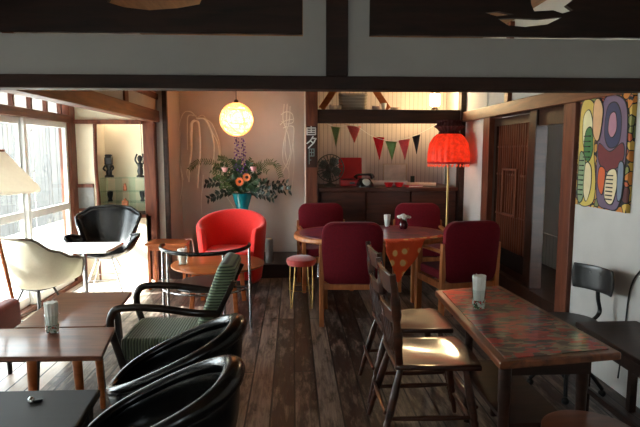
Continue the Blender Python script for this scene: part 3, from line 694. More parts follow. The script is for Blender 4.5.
# ---- brown wooden chairs (front = +y)
def wooden_chair(label, loc, rz):
    t = thing('wooden_chair', label, 'chair', loc, rz, 'polished wooden chairs at the red patterned table')
    def seat(u, v):
        y = -.20+.41*v; w = .185+.035*v
        x = (u*2-1)*w
        dip = -.014*(1-(2*u-1)**2)*math.sin(PI*min(1, v*1.1))+.012*max(0, v-.8)*0
        return Vector((x, y+.02*(1-(2*u-1)**2)*(v > .99), .44+dip))
    g = G().grid(seat, 14, 14)
    o = g.obj('seat', M_seatwood, t, smooth=True, bevel=0)
    md = o.modifiers.new('solid', 'SOLIDIFY'); md.thickness = .026; md.offset = -1 if False else 1
    md.offset = -1
    bv = o.modifiers.new('bevel', 'BEVEL'); bv.width = .008; bv.segments = 3; bv.limit_method = 'ANGLE'
    prof = [(0,.011), (.06,.013), (.3,.016), (.34,.020), (.37,.015), (.41,.020), (.7,.021), (.93,.015), (1,.014)]
    for sx in (-1, 1):
        G().turned((sx*.205,.215,0), (sx*.165,.145,.415), prof, 12).obj('leg', M_seatwood, t, smooth=True)
        G().turned((sx*.20,-.27,0), (sx*.145,-.165,.415), prof, 12).obj('leg', M_seatwood, t, smooth=True)
        G().turned((sx*.19,.188,.17), (sx*.18,-.235,.17), [(0,.009), (.5,.014), (1,.009)], 9).obj('stretcher', M_seatwood, t, smooth=True)
        G().tube(cr([(sx*.165,-.175,.425), (sx*.18,-.19,.57), (sx*.195,-.205,.74), (sx*.205,-.225,.885)], 6), [.015]*5+[.019]*3+[.014]*2+[.019]*4+[.013]*5, 10, flat=(1.0,1.25)).obj('back_post', M_seatwood, t, smooth=True)
    G().turned((-.185,.20,.22), (.185,.20,.22), [(0,.010), (.2,.014), (.5,.019), (.8,.014), (1,.010)], 10).turned((-.18,.20,.12), (.18,.20,.12), [(0,.009), (.5,.014), (1,.009)], 10).obj('front_stretcher', M_seatwood, t, smooth=True)
    G().turned((-.18,-.245,.2), (.18,-.245,.2), [(0,.009), (.5,.013), (1,.009)], 10).obj('back_stretcher', M_seatwood, t, smooth=True)
    def plate(z0, z1, yb, xw, bow):
        g = G(); rings = []
        for i in range(13):
            s = i/12*2-1; yy = yb-bow*(1-s*s); zz = .022*(1-s*s)
            ring = []
            for dy, z in ((-.009,z0), (.009,z0), (.009,z1+zz), (-.009,z1+zz)): ring.append(Vector((s*xw, yy+dy-(z-z0)*.2, z)))
            rings.append(ring)
        return g.loft(rings)
    plate(.775, .868, -.195, .20, .03).obj('crest_rail', M_seatwood, t, smooth=True, bevel=.004)
    plate(.63, .69, -.185, .188, .03).obj('back_rail', M_seatwood, t, smooth=True, bevel=.003)
    for i in range(4):
        x = -.105+.07*i; G().turned((x*.9,-.175,.43), (x,-.213,.635), [(0,.007), (.5,.011), (1,.007)], 8).obj('spindle', M_seatwood, t, smooth=True)
    return t
w1 = wooden_chair('polished brown wooden chair nearest the camera, light gleaming on its seat', (.68,2.64,0), R(-90))
dup(w1, (.70,3.18,0), R(-89), 'polished brown wooden chair farther along the table, behind the gleaming one')
# ---- black swivel chair on the right (front = +y)
M_fanx = pbr('dull_bolt', (90,88,84), .5, metal=.5)
bc = thing('swivel_chair', 'black industrial swivel chair with a curved metal back support, by the white wall', 'chair', (1.65,3.08,0), R(108))
G().lathe([(0,.425), (.15,.425), (.165,.437), (.162,.447), (.1,.452), (0,.450)], n=28).obj('seat', M_blackm, bc, smooth=True)
def bk(u, v):
    s = u*2-1; return Vector((s*.155*(1-.08*(2*v-1)**2), -.20+.035*s*s, .605+.155*v))
o = G().grid(bk, 12, 6).obj('backrest', pbr('black_ply', (22,20,19), .35, coat=.2), bc, smooth=True, solid=.014); bv = o.modifiers.new('bevel', 'BEVEL'); bv.width = .006; bv.segments = 2; bv.limit_method = 'ANGLE'
for sx in (-1, 1): G().lathe([(.007,0), (.006,.003), (0,.004)], (0,0,0), 10).obj('bolt', M_fanx, bc).matrix_local = Matrix.Translation((sx*.035,-.188,.715)) @ Matrix.Rotation(R(-90), 4, 'X')
G().tube(cr([(0,-.10,.42), (0,-.19,.425), (0,-.245,.47), (0,-.225,.56), (0,-.213,.70)], 7), .011, 8, flat=(.6,1.5)).obj('back_support', M_blackm, bc, smooth=True)
G().lathe([(.022,.10), (.022,.42)], n=12).lathe([(.06,.405), (.07,.424)], n=16).obj('column', M_blackm, bc, smooth=True)
for i in range(4):
    a = R(45+90*i); G().tube(cr([(.02*math.cos(a), .02*math.sin(a), .17), (.12*math.cos(a), .12*math.sin(a), .14), (.20*math.cos(a), .20*math.sin(a), .045)], 5), .012, 8).obj('leg', M_blackm, bc, smooth=True)
    G().ball((.20*math.cos(a), .20*math.sin(a), .022), .022, 10, 8).obj('caster', M_black, bc, smooth=True)
# ---- dark side table against the right wall
dt = thing('dark_side_table', 'dark brown side table against the white wall at the right edge', 'table', (0,0,0))
G().bx(1.575, 1.93, 2.2, 2.87, .475, .505).obj('tabletop', M_dark, dt, bevel=.006)
for x in (1.62, 1.89):
    for y in (2.26, 2.81): G().beam((x, y, 0), (x, y, .475), .036, .036).obj('leg', M_dark, dt)
G().bx(1.61, 1.63, 2.28, 2.79, .40, .475).bx(1.88, 1.90, 2.28, 2.79, .40, .475).bx(1.64, 1.87, 2.80, 2.82, .40, .475).obj('apron', M_dark, dt)
G().bx(1.61, 1.63, 2.28, 2.79, .13, .16).obj('stretcher', M_dark, dt)
tag(G().tube(cr([(1.95,2.78,1.06), (1.953,2.86,.84), (1.951,2.95,.72), (1.953,2.99,.60), (1.95,3.0,.40), (1.94,3.02,.1)], 6), .005, 6).obj('power_cord', M_black, None, smooth=True), 'black electric cord hanging down the white right wall', 'cord')
# ---- round stool at the bottom edge
bs = thing('round_stool', 'round brown wooden stool peeking in at the bottom right edge', 'stool', (1.07,1.80,0))
G().lathe([(0,.42), (.16,.42), (.17,.43), (.168,.445), (.15,.452), (0,.45)], n=32).obj('seat', M_walnut, bs, smooth=True)
for i in range(4):
    a = R(45+90*i); G().turned((.15*math.cos(a), .15*math.sin(a), 0), (.10*math.cos(a), .10*math.sin(a), .42), [(0,.012), (1,.018)], 10).obj('leg', M_teak, bs, smooth=True)
# ---- painting on the right wall
pa = thing('painting', 'colourful abstract painting hung on the white right wall above the black chair', 'painting', (1.96,3.32,1.45))
pw, ph = .565, .71
G().bx(-.028, 0, -pw/2, pw/2, -ph/2, ph/2).obj('canvas', patches('abstract_ground', [(198,120,40), (206,168,72), (180,84,44), (120,126,70), (196,140,60), (88,40,44)], 17, .6, distort=.3, outline=.06), pa)
def blob(pts, mat, name, d):
    g = G(); P2 = cr([(0, y, z) for y, z in pts], 6, True)
    g.loft([[Vector((-.028-d, p.y, p.z)) for p in P2], [Vector((-.0275, p.y, p.z)) for p in P2]]); return g.obj(name, mat, pa)
def pc(n, c): return pbr('paint_'+n, c, .6, var=.08, scale=14)
K = pc('black', (16,14,14))
# +y is the far side = left in the photo
shapes = [
 ([(.26,.30), (.15,.33), (.07,.22), (.09,.02), (.05,-.2), (.08,-.33), (.24,-.33), (.27,-.05)], pc('ochre', (206,178,84))),
 ([(.23,.22), (.17,.27), (.12,.18), (.14,.05), (.21,.04)], pc('pale', (222,214,170))),
 ([(.19,.13), (.13,.15), (.10,.02), (.15,-.06), (.20,.0)], pc('green', (58,112,58))),
 ([(.25,-.02), (.19,-.04), (.17,-.2), (.20,-.32), (.25,-.30)], pc('sage', (128,150,112))),
 ([(.17,-.08), (.11,-.10), (.10,-.22), (.14,-.32), (.18,-.25)], pc('cream', (224,206,164))),
 ([(-.02,.33), (-.13,.335), (-.24,.24), (-.25,-.1), (-.21,-.32), (-.10,-.345), (.01,-.30), (.04,0), (.03,.22)], pc('violet', (108,88,112))),
 ([(-.05,.27), (-.13,.29), (-.19,.2), (-.18,.06), (-.09,.03), (-.03,.12)], pc('navy', (42,48,84))),
 ([(-.08,.22), (-.13,.23), (-.15,.14), (-.11,.09), (-.07,.13)], pc('mauve', (168,120,136))),
 ([(.02,.05), (-.10,.0), (-.22,.05), (-.23,-.05), (-.10,-.12), (.01,-.06)], pc('maroon', (104,30,36))),
 ([(.0,-.1), (-.06,-.12), (-.04,-.26), (.01,-.2)], pc('orange', (206,92,40))),
 ([(-.10,-.12), (-.17,-.11), (-.19,-.2), (-.15,-.31), (-.08,-.29), (-.07,-.2)], pc('cream', (224,206,164))),
 ([(-.20,-.08), (-.245,-.08), (-.24,-.26), (-.205,-.27)], pc('slate', (112,124,140))),
 ([(.10,.30), (.05,.33), (.0,.25), (.03,.08), (.09,.12)], pc('flesh', (212,166,122)))]
for i, (pts, m) in enumerate(shapes):
    cy, cz = sum(p[0] for p in pts)/len(pts), sum(p[1] for p in pts)/len(pts)
    big = [(cy+(y-cy)*1.0+math.copysign(.006, y-cy), cz+(z-cz)+math.copysign(.006, z-cz)) for y, z in pts]
    blob(big, K, 'outline', .0010+.0006*i); blob(pts, m, 'colour_field', .0013+.0006*i)
for y0, z0, y1, z1, n in ((.245,-.04,.185,-.30,8), (-.08,-.13,-.16,-.30,7), (.20,.12,.12,-.05,5)):
    for i in range(n):
        z = z0+(z1-z0)*(i+.5)/n; G().bx(-.0425, -.0275, min(y0, y1)+.008, max(y0, y1)-.008, z-.0035, z+.0035).obj('stripe', K, pa)
# ---- built-in cabinet under the alcove counter
cb = thing('built_in_cabinet', 'dark wooden sliding-door cabinet and counter under the alcove', 'cabinet', (0,0,0))
M_cab = wood('cabinet_wood', (50,26,19), (84,46,33), .4, 'x')
G().bx(.278, 1.897, 6.13, 6.94, 1.0, 1.045).obj('counter', M_cab, cb, bevel=.005)
G().bx(.28, 1.895, 6.2, 6.92, .0, .08).bx(.28, .30, 6.2, 6.92, .08, 1.0).bx(1.875, 1.895, 6.2, 6.92, .08, 1.0).bx(.30, 1.875, 6.9, 6.92, .08, 1.0).obj('carcass', M_cab, cb)
for i in range(3):
    x = .31+.525*i; d = G().bx(x, x+.515, 6.16+.014*(i % 2), 6.174+.014*(i % 2), .085, .995).obj('door', M_cab, cb, bevel=.004)
    G().bx(x+.03, x+.05, 6.153+.014*(i % 2), 6.16+.014*(i % 2), .5, .6).obj('handle', M_black, d)
CT = 1.0455
# ---- fan
fn = thing('desk_fan', 'vintage metal desk fan at the left end of the alcove counter', 'fan', (.435,6.42,CT))
M_fan = pbr('fan_metal', (96,98,92), .35, metal=.6)
G().lathe([(0,0), (.075,0), (.078,.012), (.05,.028), (.02,.04), (.015,.10)], n=24).obj('base', M_fan, fn, smooth=True)
def ring(r, y, n=36): return [(r*math.cos(2*PI*k/n), y, .215+r*math.sin(2*PI*k/n)) for k in range(n)]
g = G().tube(ring(.16,-.05), .0055, 6, True).tube(ring(.16,.0), .005, 6, True).tube(ring(.10,-.075), .0025, 5, True).tube(ring(.05,-.082), .003, 5, True)
for k in range(24):
    a = 2*PI*k/24; c, s = math.cos(a), math.sin(a)
    g.tube([(.03*c,-.082,.215+.03*s), (.11*c,-.072,.215+.11*s), (.155*c,-.05,.215+.155*s), (.155*c,0,.215+.155*s), (.08*c,.03,.215+.08*s)], .0024, 4)
g.obj('cage', M_fan, fn, smooth=True)
for k in range(4):
    a = PI/2*k+.5; M = Matrix.Translation((0,-.025,.215)) @ Matrix.Rotation(a, 4, 'Y')
    vs = [M @ Vector(p) for p in ((.02,-.01,-.02), (.09,-.018,-.06), (.135,-.015,-.03), (.13,.012,.045), (.07,.015,.05), (.02,.008,.02))]
    g = G(); g.loft([[v-Vector((0,.001,0)) for v in vs], [v+Vector((0,.001,0)) for v in vs]]); g.obj('blade', pbr('fan_blade', (120,128,122), .3, metal=.5), fn)
G().tube([(0,-.088,.215), (0,-.06,.215), (0,.02,.215), (0,.10,.215)], [.016,.03,.045,.03], 16).tube([(0,.05,.08), (0,.05,.2)], .014, 8).obj('motor', M_fan, fn, smooth=True)
# ---- red portable record player
rp_ = thing('record_player', 'red portable record player with its lid open, beside the desk fan', 'record player', (.70,6.52,CT))
M_rp = pbr('red_case', (206,28,34), .4, coat=.2)
G().bx(-.14, .14, -.12, .1, .0, .075).obj('case', M_rp, rp_, bevel=.008)
l_ = G().box((0,.135,.20), (.28,.05,.27), rx=R(-12)).obj('lid', M_rp, rp_, bevel=.008)
G().lathe([(.09,.0765), (.09,.081), (0,.082)], (-.02,-.01,0), 26).obj('turntable', M_black, rp_)
G().tube([(.10,.06,.085), (.10,-.03,.095), (.06,-.05,.085)], .004, 6).obj('tonearm', M_steel, rp_)
G().bx(-.03, .03, -.126, -.12, .03, .045).obj('latch', M_steel, rp_)
# ---- black telephone
def phone(label, loc, rz, m, md):
    t = thing('rotary_telephone', label, 'telephone', loc, rz)
    g = G(); g.loft([[Vector((x*sx, y*sy+oy, z)) for x, y in rrect(.18, .17, .03)] for sx, sy, oy, z in ((1,1,0,0), (1,1,0,.02), (.85,.75,.01,.06), (.6,.4,.03,.095))]); g.obj('body', m, t, smooth=True)
    G().tube(cr([(-.11,.035,.10), (-.08,.035,.135), (0,.035,.14), (.08,.035,.135), (.11,.035,.10)], 5), [.026,.026,.024,.02,.016,.014,.013,.013,.013,.013,.013,.013,.013,.014,.016,.02,.024,.026,.026,.026,.026], 10).obj('handset', m, t, smooth=True)
    o = G().lathe([(.048,0), (.05,.006), (.03,.01), (0,.01)], n=24).obj('dial', md, t, smooth=True); o.matrix_local = Matrix.Translation((0,-.052,.052)) @ Matrix.Rotation(R(52), 4, 'X')
    return t
phone('black rotary telephone with a pale dial on the alcove counter', (.84,6.32,CT), R(10), pbr('black_bakelite', (16,16,16), .2, coat=.4), pbr('pale_dial', (190,196,186), .4))
for x_, lb in ((1.11, 'low red dish on the alcove counter, left of its twin'), (1.23, 'low red dish on the alcove counter, right of its twin')):
    tag(G().lathe([(.03,0), (.035,.004), (.05,.035), (.058,.05), (.053,.05), (.045,.03), (0,.012)], n=22).obj('red_dish', M_rp, None, smooth=True, loc=(x_,6.25,CT)), lb, 'dish', 'red dishes on the alcove counter')
# ---- boxes and papers at the back of the counter
pp = [('long white paper roll lying on the counter behind the red dishes', (1.15,6.52,CT+.03), .48, .03), ('shorter cream paper roll lying on the counter at the right', (1.52,6.36,CT+.022), .34, .022)]
for i, (lb, c, L, r) in enumerate(pp):
    o = G().tube([(-L/2,0,0), (L/2,0,0)], r, 16).obj('paper_roll', (M_paper, M_cream)[i], None, smooth=True, loc=c); o.rotation_euler = (0,0,R((4,-8)[i])); tag(o, lb, 'paper roll')
bk_ = thing('thick_book', 'thin red book lying flat on the counter right of the red dishes', 'book', (1.40,6.24,CT), R(10))
G().bx(-.09, .09, -.065, .065, 0, .003).bx(-.09, .09, -.065, .065, .017, .02).bx(-.09, -.086, -.065, .065, 0, .02).obj('cover', M_rp, bk_); G().bx(-.085, .087, -.062, .062, .003, .017).obj('pages', M_paper, bk_)
pf = thing('picture_frame', 'thin framed pale picture leaning on the alcove boards above the rolls', 'picture', (1.28,6.78,CT), 0)
G().bx(-.15, .15, -.01, .01, .0, .012).bx(-.15, .15, -.01, .01, .248, .26).bx(-.15, -.138, -.01, .01, .012, .248).bx(.138, .15, -.01, .01, .012, .248).obj('frame', pbr('pale_frame', (196,176,150), .5), pf)
G().bx(-.138, .138, .0, .008, .012, .248).obj('picture', pbr('pale_picture', (226,216,200), .7, var=.15, scale=12), pf)
tag(G().prism(rrect(.05, .012, .004), 0, .11).obj('green_card', pbr('dark_green_card', (44,60,50), .6), None, loc=(1.47,6.62,CT)), 'small dark card standing upright near the red lamp on the counter', 'card')
# ---- upper shelf
US = 1.9205
def leaning(label, p0, p1, w):
    o = G().beam(p0, p1, w, .02, up=(0,1,0)).obj('wooden_bracket', M_teak, None, bevel=.003); return tag(o, label, 'wooden piece')
leaning('slanting brown wooden brace at the left end of the high shelf', (.33,6.40,US+.03), (.50,6.44,US+.28), .075)
leaning('slanting brown wooden brace right of the basket on the high shelf', (1.12,6.42,US+.03), (.95,6.45,US+.28), .075)
bsk = thing('wicker_basket', 'grey wicker basket with an arched rim in the middle of the high shelf', 'basket', (.70,6.40,US))
M_wick = corduroy('wicker', (110,98,86), (186,170,150), 'z', 60)
G().loft([[Vector((x*s, y*s, z)) for x, y in rrect(.34, .15, .05)] for s, z in ((.88,0), (.95,.1), (1,.2), (.96,.2), (.9,.1), (.84,.01))]).obj('body', M_wick, bsk, smooth=True)
G().tube(cr([(-.165,0,.18), (-.13,0,.25), (0,0,.28), (.13,0,.25), (.165,0,.18)], 5), .008, 7).obj('handle', M_wick, bsk, smooth=True)
cupp = [(.45,.038,.07,(216,190,180)), (.53,.03,.06,(226,214,200)), (.96,.05,.055,(222,190,180)), (1.05,.03,.09,(230,216,196)), (1.18,.055,.04,(226,206,186))]
cl_ = ['pinkish ceramic cup at the left of the high shelf', 'small white cup next to the pinkish cup, left of the basket', 'pink bowl just right of the basket on the high shelf', 'slim cream vase between the pink bowl and the low dish', 'low cream dish near the lit lamp on the high shelf']
for (x, r, h, c), lb in zip(cupp, cl_):
    tag(G().lathe([(r*.55,0), (r*.62,.004), (r*.95,h*.6), (r,h), (r*.93,h), (r*.85,h*.6), (r*.5,.008), (0,.008)], n=18).obj('ceramic_cup', pbr('glaze_%d' % int(x*100), c, .3, coat=.3), None, smooth=True, loc=(x,6.30,US)), lb, 'cup', 'ceramics on the high shelf')
ul = thing('shelf_lamp', 'small glowing lamp standing on the high shelf above the red shade', 'lamp', (1.66,6.36,US))
G().lathe([(.045,0), (.048,.02), (.03,.05), (.03,.06)], n=18).obj('base', M_dark, ul, smooth=True)
G().lathe([(.035,.06), (.055,.08), (.055,.19), (.04,.205)], n=22).obj('globe', emitter('warm_globe', (255,222,166), 120), ul, smooth=True)
G().lathe([(.042,.205), (.045,.225), (.02,.235), (0,.236)], n=18).obj('cap', M_dark, ul, smooth=True)
# ---- bunting
bn = thing('bunting', 'string of small cloth pennants in red, green, pink and black across the alcove', 'bunting', (0,0,0))
Yb = 6.40
line = cr([at(318,118,Yb), at(333,126,Yb), at(355,126,Yb), at(372,136,Yb), at(392,141,Yb), at(412,136.5,Yb), at(430,128,Yb), at(444,119,Yb)], 6)
G().tube(line, .003, 5).obj('string', M_paper, bn)
flags = [(331,340,126.5,146,(132,150,96)), (347,361,125.5,143,(198,110,100)), (373,384.5,136.5,160,(196,26,34)), (385.5,397,141,160.5,(110,140,86)), (398.5,410,140.5,160,(190,92,98)), (412,420,136,154,(24,24,28))]
for x0, x1, y0, y1, c in flags:
    a, b, d = at(x0, y0+(.8 if x0 > 400 else 0), Yb), at(x1, y0-(1.5 if x0 > 398 else -1), Yb), at((x0+x1)/2+.5, y1, Yb)
    def tri(u, v): q = a.lerp(b, u).lerp(d, v); return q+Vector((0, .012*math.sin(v*2.5+x0)+.006*math.sin(u*5), 0))
    G().grid(tri, 5, 6).obj('pennant', translucent('flag_%d' % x0, tuple(min(255, int(v*1.2)) for v in c), .5, scale=60), bn, smooth=True, solid=.0015)
# ---- red floor lamp
rl = thing('red_floor_lamp', 'floor lamp with a glowing red gathered shade and beaded fringe', 'lamp', (1.70,5.88,0))
M_rsh = translucent('red_shade', (240,72,46), .5, emit=(255,70,36), es=.12, scale=26, var=.35)
def shd(r, z, wob): return [Vector((r*(1+wob*math.sin(k*PI/4))*math.cos(2*PI*k/176), r*(1+wob*math.sin(k*PI/4))*math.sin(2*PI*k/176), z)) for k in range(177)]
g = G(); g.loft([shd(r, z, .025) for r, z in ((.218,1.33), (.225,1.36), (.222,1.44), (.205,1.54), (.165,1.61), (.125,1.645))], closed=False, caps=False)
g.obj('lamp_shade', M_rsh, rl, smooth=True)
G().loft([shd(r, z, .05) for r, z in ((.115,1.64), (.10,1.67), (.125,1.70), (.16,1.725), (.13,1.745), (.12,1.77), (.14,1.79))], closed=False, caps=False).obj('ruffle', pbr('dark_red_ruffle', (64,9,10), .8), rl, smooth=True)
G().tube([(.22*math.cos(2*PI*k/48), .22*math.sin(2*PI*k/48), 1.335) for k in range(48)], .012, 6, True).obj('trim_band', pbr('red_braid', (190,24,24), .7), rl, smooth=True)
M_pom = translucent('fringe_bead', (246,120,90), .4, emit=(255,120,80), es=.5)
for k in range(30):
    a = 2*PI*k/30; G().lathe([(0,1.287), (.010,1.295), (.010,1.306), (.002,1.315), (.002,1.33)], (.218*math.cos(a), .218*math.sin(a), 0), 8).obj('fringe_bead', M_pom, rl, smooth=True)
G().turned((0,0,.03), (0,0,1.66), [(0,.014), (.3,.014), (.31,.02), (.33,.014), (1,.011)], 12).obj('pole', M_gold, rl, smooth=True)
G().lathe([(.15,0), (.15,.015), (.05,.03), (.015,.05)], n=28).obj('base', M_gold, rl, smooth=True)
G().ball((0,0,1.50), .04, 12, 8).obj('bulb', emitter('red_bulb', (255,170,110), 3), rl, smooth=True)
# ---- writing on the alcove post
sg = thing('shop_sign', 'dark strip sign with white brush characters on the alcove left post', 'sign', (0,0,0))
ys = 6.118
c0 = at(312, 146, ys)
G().box((c0.x, ys-.003, c0.z-.01), (.115,.006,.46)).obj('board', wood('sign_board', (46,24,17), (70,40,28), .5, 'z'), sg)
M_ink = pbr('white_paint', (222,220,214), .7, var=.03); M_ink2 = pbr('grey_green_paint', (120,134,128), .7)
def stroke(g, pts, w):
    P = [at(px, py, ys-.0075) for px, py in pts]
    for a, b in zip(P, P[1:]):
        d = (b-a).normalized()*w*.35; g.beam(a-d, b+d, .003, w, up=Vector((0,1,0)).cross(b-a))
g = G()
for p in ([(307,128), (315.5,128)], [(307,128), (307,134.5)], [(315.5,128), (315.5,134.5)], [(308,130.3), (314.8,130.3)], [(308,132.4), (314.8,132.4)], [(307,134.6), (315.5,134.6)], [(311.2,126.4), (311.2,132)]): stroke(g, p, .012)
for p in ([(313,136.5), (310.5,140.5), (307,143.5)], [(312,138.3), (316,138.6)], [(316,138.6), (313.5,143), (308.5,148)], [(311,141.2), (313.3,143)]): stroke(g, p, .014)
g.obj('white_characters', M_ink, sg)
g = G()
for p in ([(309.2,149), (314,149)], [(309.2,149), (309.2,164)], [(314,149), (314,156)], [(309.5,152.5), (314,152.5)], [(309.5,156), (314,156)], [(311.6,149), (311.6,156)], [(309.5,160), (311,160)]): stroke(g, p, .009)
g.obj('green_characters', M_ink2, sg)
# ---- pendant globe
pl = thing('pendant_lamp', 'glowing woven globe pendant lamp hanging before the flower alcove wall', 'lamp', (-.655,6.25,0))
c = at(236.5,119.5,6.25); cz = c.z; pl.location = (c.x, 6.25, cz)
M_globe = translucent('woven_globe', (246,200,130), .5, emit=(255,208,140), es=1.5, scale=20, var=.4)
rg = .187
g = G().ball((0,0,0), rg*.97, 36, 24)
g.obj('globe', M_globe, pl, smooth=True)
g = G(); random.seed(3)
for i in range(60):
    nrm = Vector((random.gauss(0,1), random.gauss(0,1), random.gauss(0,1))).normalized(); a = nrm.orthogonal().normalized(); b = nrm.cross(a)
    off = random.uniform(-.55, .55); rr = rg*math.sqrt(1-off*off)
    g.tube([nrm*off*rg+(a*math.cos(2*PI*k/40)+b*math.sin(2*PI*k/40))*rr for k in range(40)], .0026, 4, True)
g.obj('woven_cords', translucent('cord_weave', (230,170,90), .4, emit=(255,190,110), es=2.0), pl, smooth=True)
G().lathe([(.03,.18), (.026,.21), (.012,.225)], n=14).obj('socket', M_dark, pl, smooth=True)
G().tube([(0,0,.22), (0,0,2.62-cz)], .004, 6).obj('flex', M_black, pl)
# ---- white drooping branches on the tokonoma wall
def twigs(label, strands, Y, loc_px):
    t = thing('hanging_branch', label, 'branch decoration', at(*loc_px, Y))
    o0 = t.location
    M_tw = pbr('white_branch', (244,240,228), .7)
    for pts, w in strands:
        P = [at(px, py, Y)-o0+Vector((0, .02*math.sin(i*1.3+px), 0)) for i, (px, py) in enumerate(pts)]
        c = cr(P, 7); n = len(c)
        G().tube(c, [w*1.25*(1-.45*i/n) for i in range(n)], 7).obj('twig', M_tw, t, smooth=True)
    return t
twigs('bunch of white drooping willow branches hung left of the globe lamp', [
 ([(196,117), (191,112), (184,113), (179,125), (177,145), (183,180)], .005),
 ([(195,120), (191,126), (191.5,150), (190,160), (189,182)], .013), ([(197,121), (193,122), (192,135), (191,158), (187,172), (189,182)], .008),
 ([(196,121), (199,125), (200,150), (198,178), (197.5,188)], .011), ([(196,118), (206,120), (213,140), (214,158), (210,178)], .011),
 ([(196,118), (204,116), (212,132), (219,150), (218,188)], .005), ([(205,119), (212,124), (219,142), (221,160)], .004),
 ([(196,116), (188,116), (187,130), (187.5,150)], .007), ([(203,175), (201,200), (202,214)], .0035), ([(216,178), (224,192), (234,207)], .0045),
 ([(178,160), (182,185), (176,215), (170,232)], .003)], 6.86, (196,118))
twigs('bundle of thin white branches hung right of the globe lamp', [
 ([(284,104), (283,120), (288,135), (290,155), (281,175), (274,190)], .006), ([(290,106), (289,122), (284,140), (283,160), (289,172), (287,190)], .005),
 ([(281,115), (286,112), (292,114), (293,122), (286,124), (281,121)], .006), ([(280,125), (285,121), (294,119)], .006), ([(283,128), (291,126), (294,130), (292,150), (288,170)], .005),
 ([(287,104), (286,130), (285,150), (288,165)], .005), ([(293,140), (294,165), (291,195)], .003)], 6.86, (286,112))
# ---- vase with flowers
vs_ = tag(G().lathe([(0,0), (.085,0), (.09,.02), (.075,.25), (.065,.5), (.075,.62), (.105,.73), (.128,.80), (.12,.80), (.095,.72), (.06,.6), (0,.6)], n=32).obj('flower_vase', pbr('teal_glaze', (20,128,138), .18, coat=.5, var=.2), None, smooth=True, loc=(-.625,6.60,.15)), 'tall glossy teal vase behind the red tub chair', 'vase')
M_leaf = pbr('leaf_green', (34,62,30), .5, var=.3, scale=20); M_leafd = pbr('dark_leaf', (18,34,20), .45, var=.3, scale=20); M_fern = pbr('fern_green', (70,92,42), .6, var=.2, scale=20)
mouth = Vector((-.625, 6.60, .90))
def leaf(g, p, d, L, w, n_=Vector((0,-1,.3))):
    d = d.normalized(); s = d.cross(n_).normalized(); u = s.cross(d)
    pts = [p, p+d*L*.3+s*w/2, p+d*L*.65+s*w*.4, p+d*L-u*L*.1, p+d*L*.65-s*w*.4, p+d*L*.3-s*w/2]
    m1, m2 = p+d*L*.3-u*w*.12, p+d*L*.65-u*w*.12
    g.faces([pts[0], pts[1], pts[2], pts[3], pts[4], pts[5], m1, m2], [(0,1,6), (1,2,7,6), (2,3,7), (3,4,7), (4,5,6,7), (5,0,6)])
def branch(label, pts, mat, L, w, n, name='foliage_branch', dy=0):
    t = thing(name, label, 'foliage', mouth, 0, 'foliage in the teal vase')
    P = [at(px, py, 6.55+dy*(i/(len(pts)-1)))-mouth for i, (px, py) in enumerate(pts)]
    P = [Vector((random.uniform(-.03,.03), random.uniform(-.02,.02), .02))]+P; c = cr(P, 8)
    G().tube(c, .003, 5).obj('stem', mat, t)
    g = G()
    for i in range(n):
        s = .3+.7*(i+random.random()*.6)/n; j = min(len(c)-2, int(s*(len(c)-1))); d = (c[j+1]-c[j]).normalized()
        side = Vector((-d.z, random.uniform(-.6,.4), d.x)).normalized()*(1 if i % 2 else -1)
        leaf(g, c[j], d*.6+side, L*random.uniform(.75,1.2), w*random.uniform(.8,1.15), Vector((random.uniform(-.4,.4), -1, random.uniform(-.2,.6))))
    g.obj('leaves', mat, t)
random.seed(11)
brs = [('dark leafy branch sweeping left and low from the teal vase', [(232,192), (220,194), (207,200)], M_leafd, .07, .034, 22, 'foliage_branch', -.1),
 ('dark leafy branch sweeping far right from the teal vase', [(250,188), (270,190), (291,190)], M_leafd, .07, .034, 26, 'foliage_branch', -.1),
 ('drooping dark leafy branch at the lower right of the bouquet', [(252,192), (262,195), (276,199)], M_leafd, .065, .034, 20, 'foliage_branch', -.2),
 ('dark leafy branch at upper right tips of the bouquet', [(250,184), (272,184), (288,183)], M_leafd, .06, .03, 20, 'foliage_branch', .1),
 ('dark leafy spray left of the pink rose', [(230,184), (218,182), (204,184)], M_leafd, .075, .036, 20, 'foliage_branch', 0),
 ('dark leafy spray reaching up and left of the delphinium', [(234,180), (224,168), (214,166)], M_leaf, .07, .03, 18, 'foliage_branch', .1),
 ('feathery light green frond arching to the far left', [(230,176), (214,163), (198,162), (189,170)], M_fern, .055, .012, 46, 'fern_frond', .05),
 ('feathery light green frond arching to the far right', [(250,172), (264,163), (276,164), (281,178)], M_fern, .055, .012, 46, 'fern_frond', .05),
 ('feathery green frond leaning right behind the gerberas', [(248,172), (256,166), (268,172)], M_fern, .05, .012, 34, 'fern_frond', -.1),
 ('short feathery green frond leaning left under the lamp', [(234,172), (226,160), (218,158)], M_fern, .05, .012, 34, 'fern_frond', -.05),
 ('upright green spray in the centre of the bouquet', [(238,182), (238,170), (236,160)], M_leaf, .075, .03, 30, 'foliage_branch', -.1),
 ('upright green spray right of centre in the bouquet', [(243,182), (247,172), (250,163)], M_leaf, .07, .03, 28, 'foliage_branch', -.08),
 ('bushy green spray just above the vase mouth', [(240,190), (236,184), (230,178)], M_leaf, .07, .034, 28, 'foliage_branch', -.16),
 ('bushy green spray above the right of the vase mouth', [(244,190), (250,184), (258,178)], M_leaf, .07, .034, 28, 'foliage_branch', -.16)]
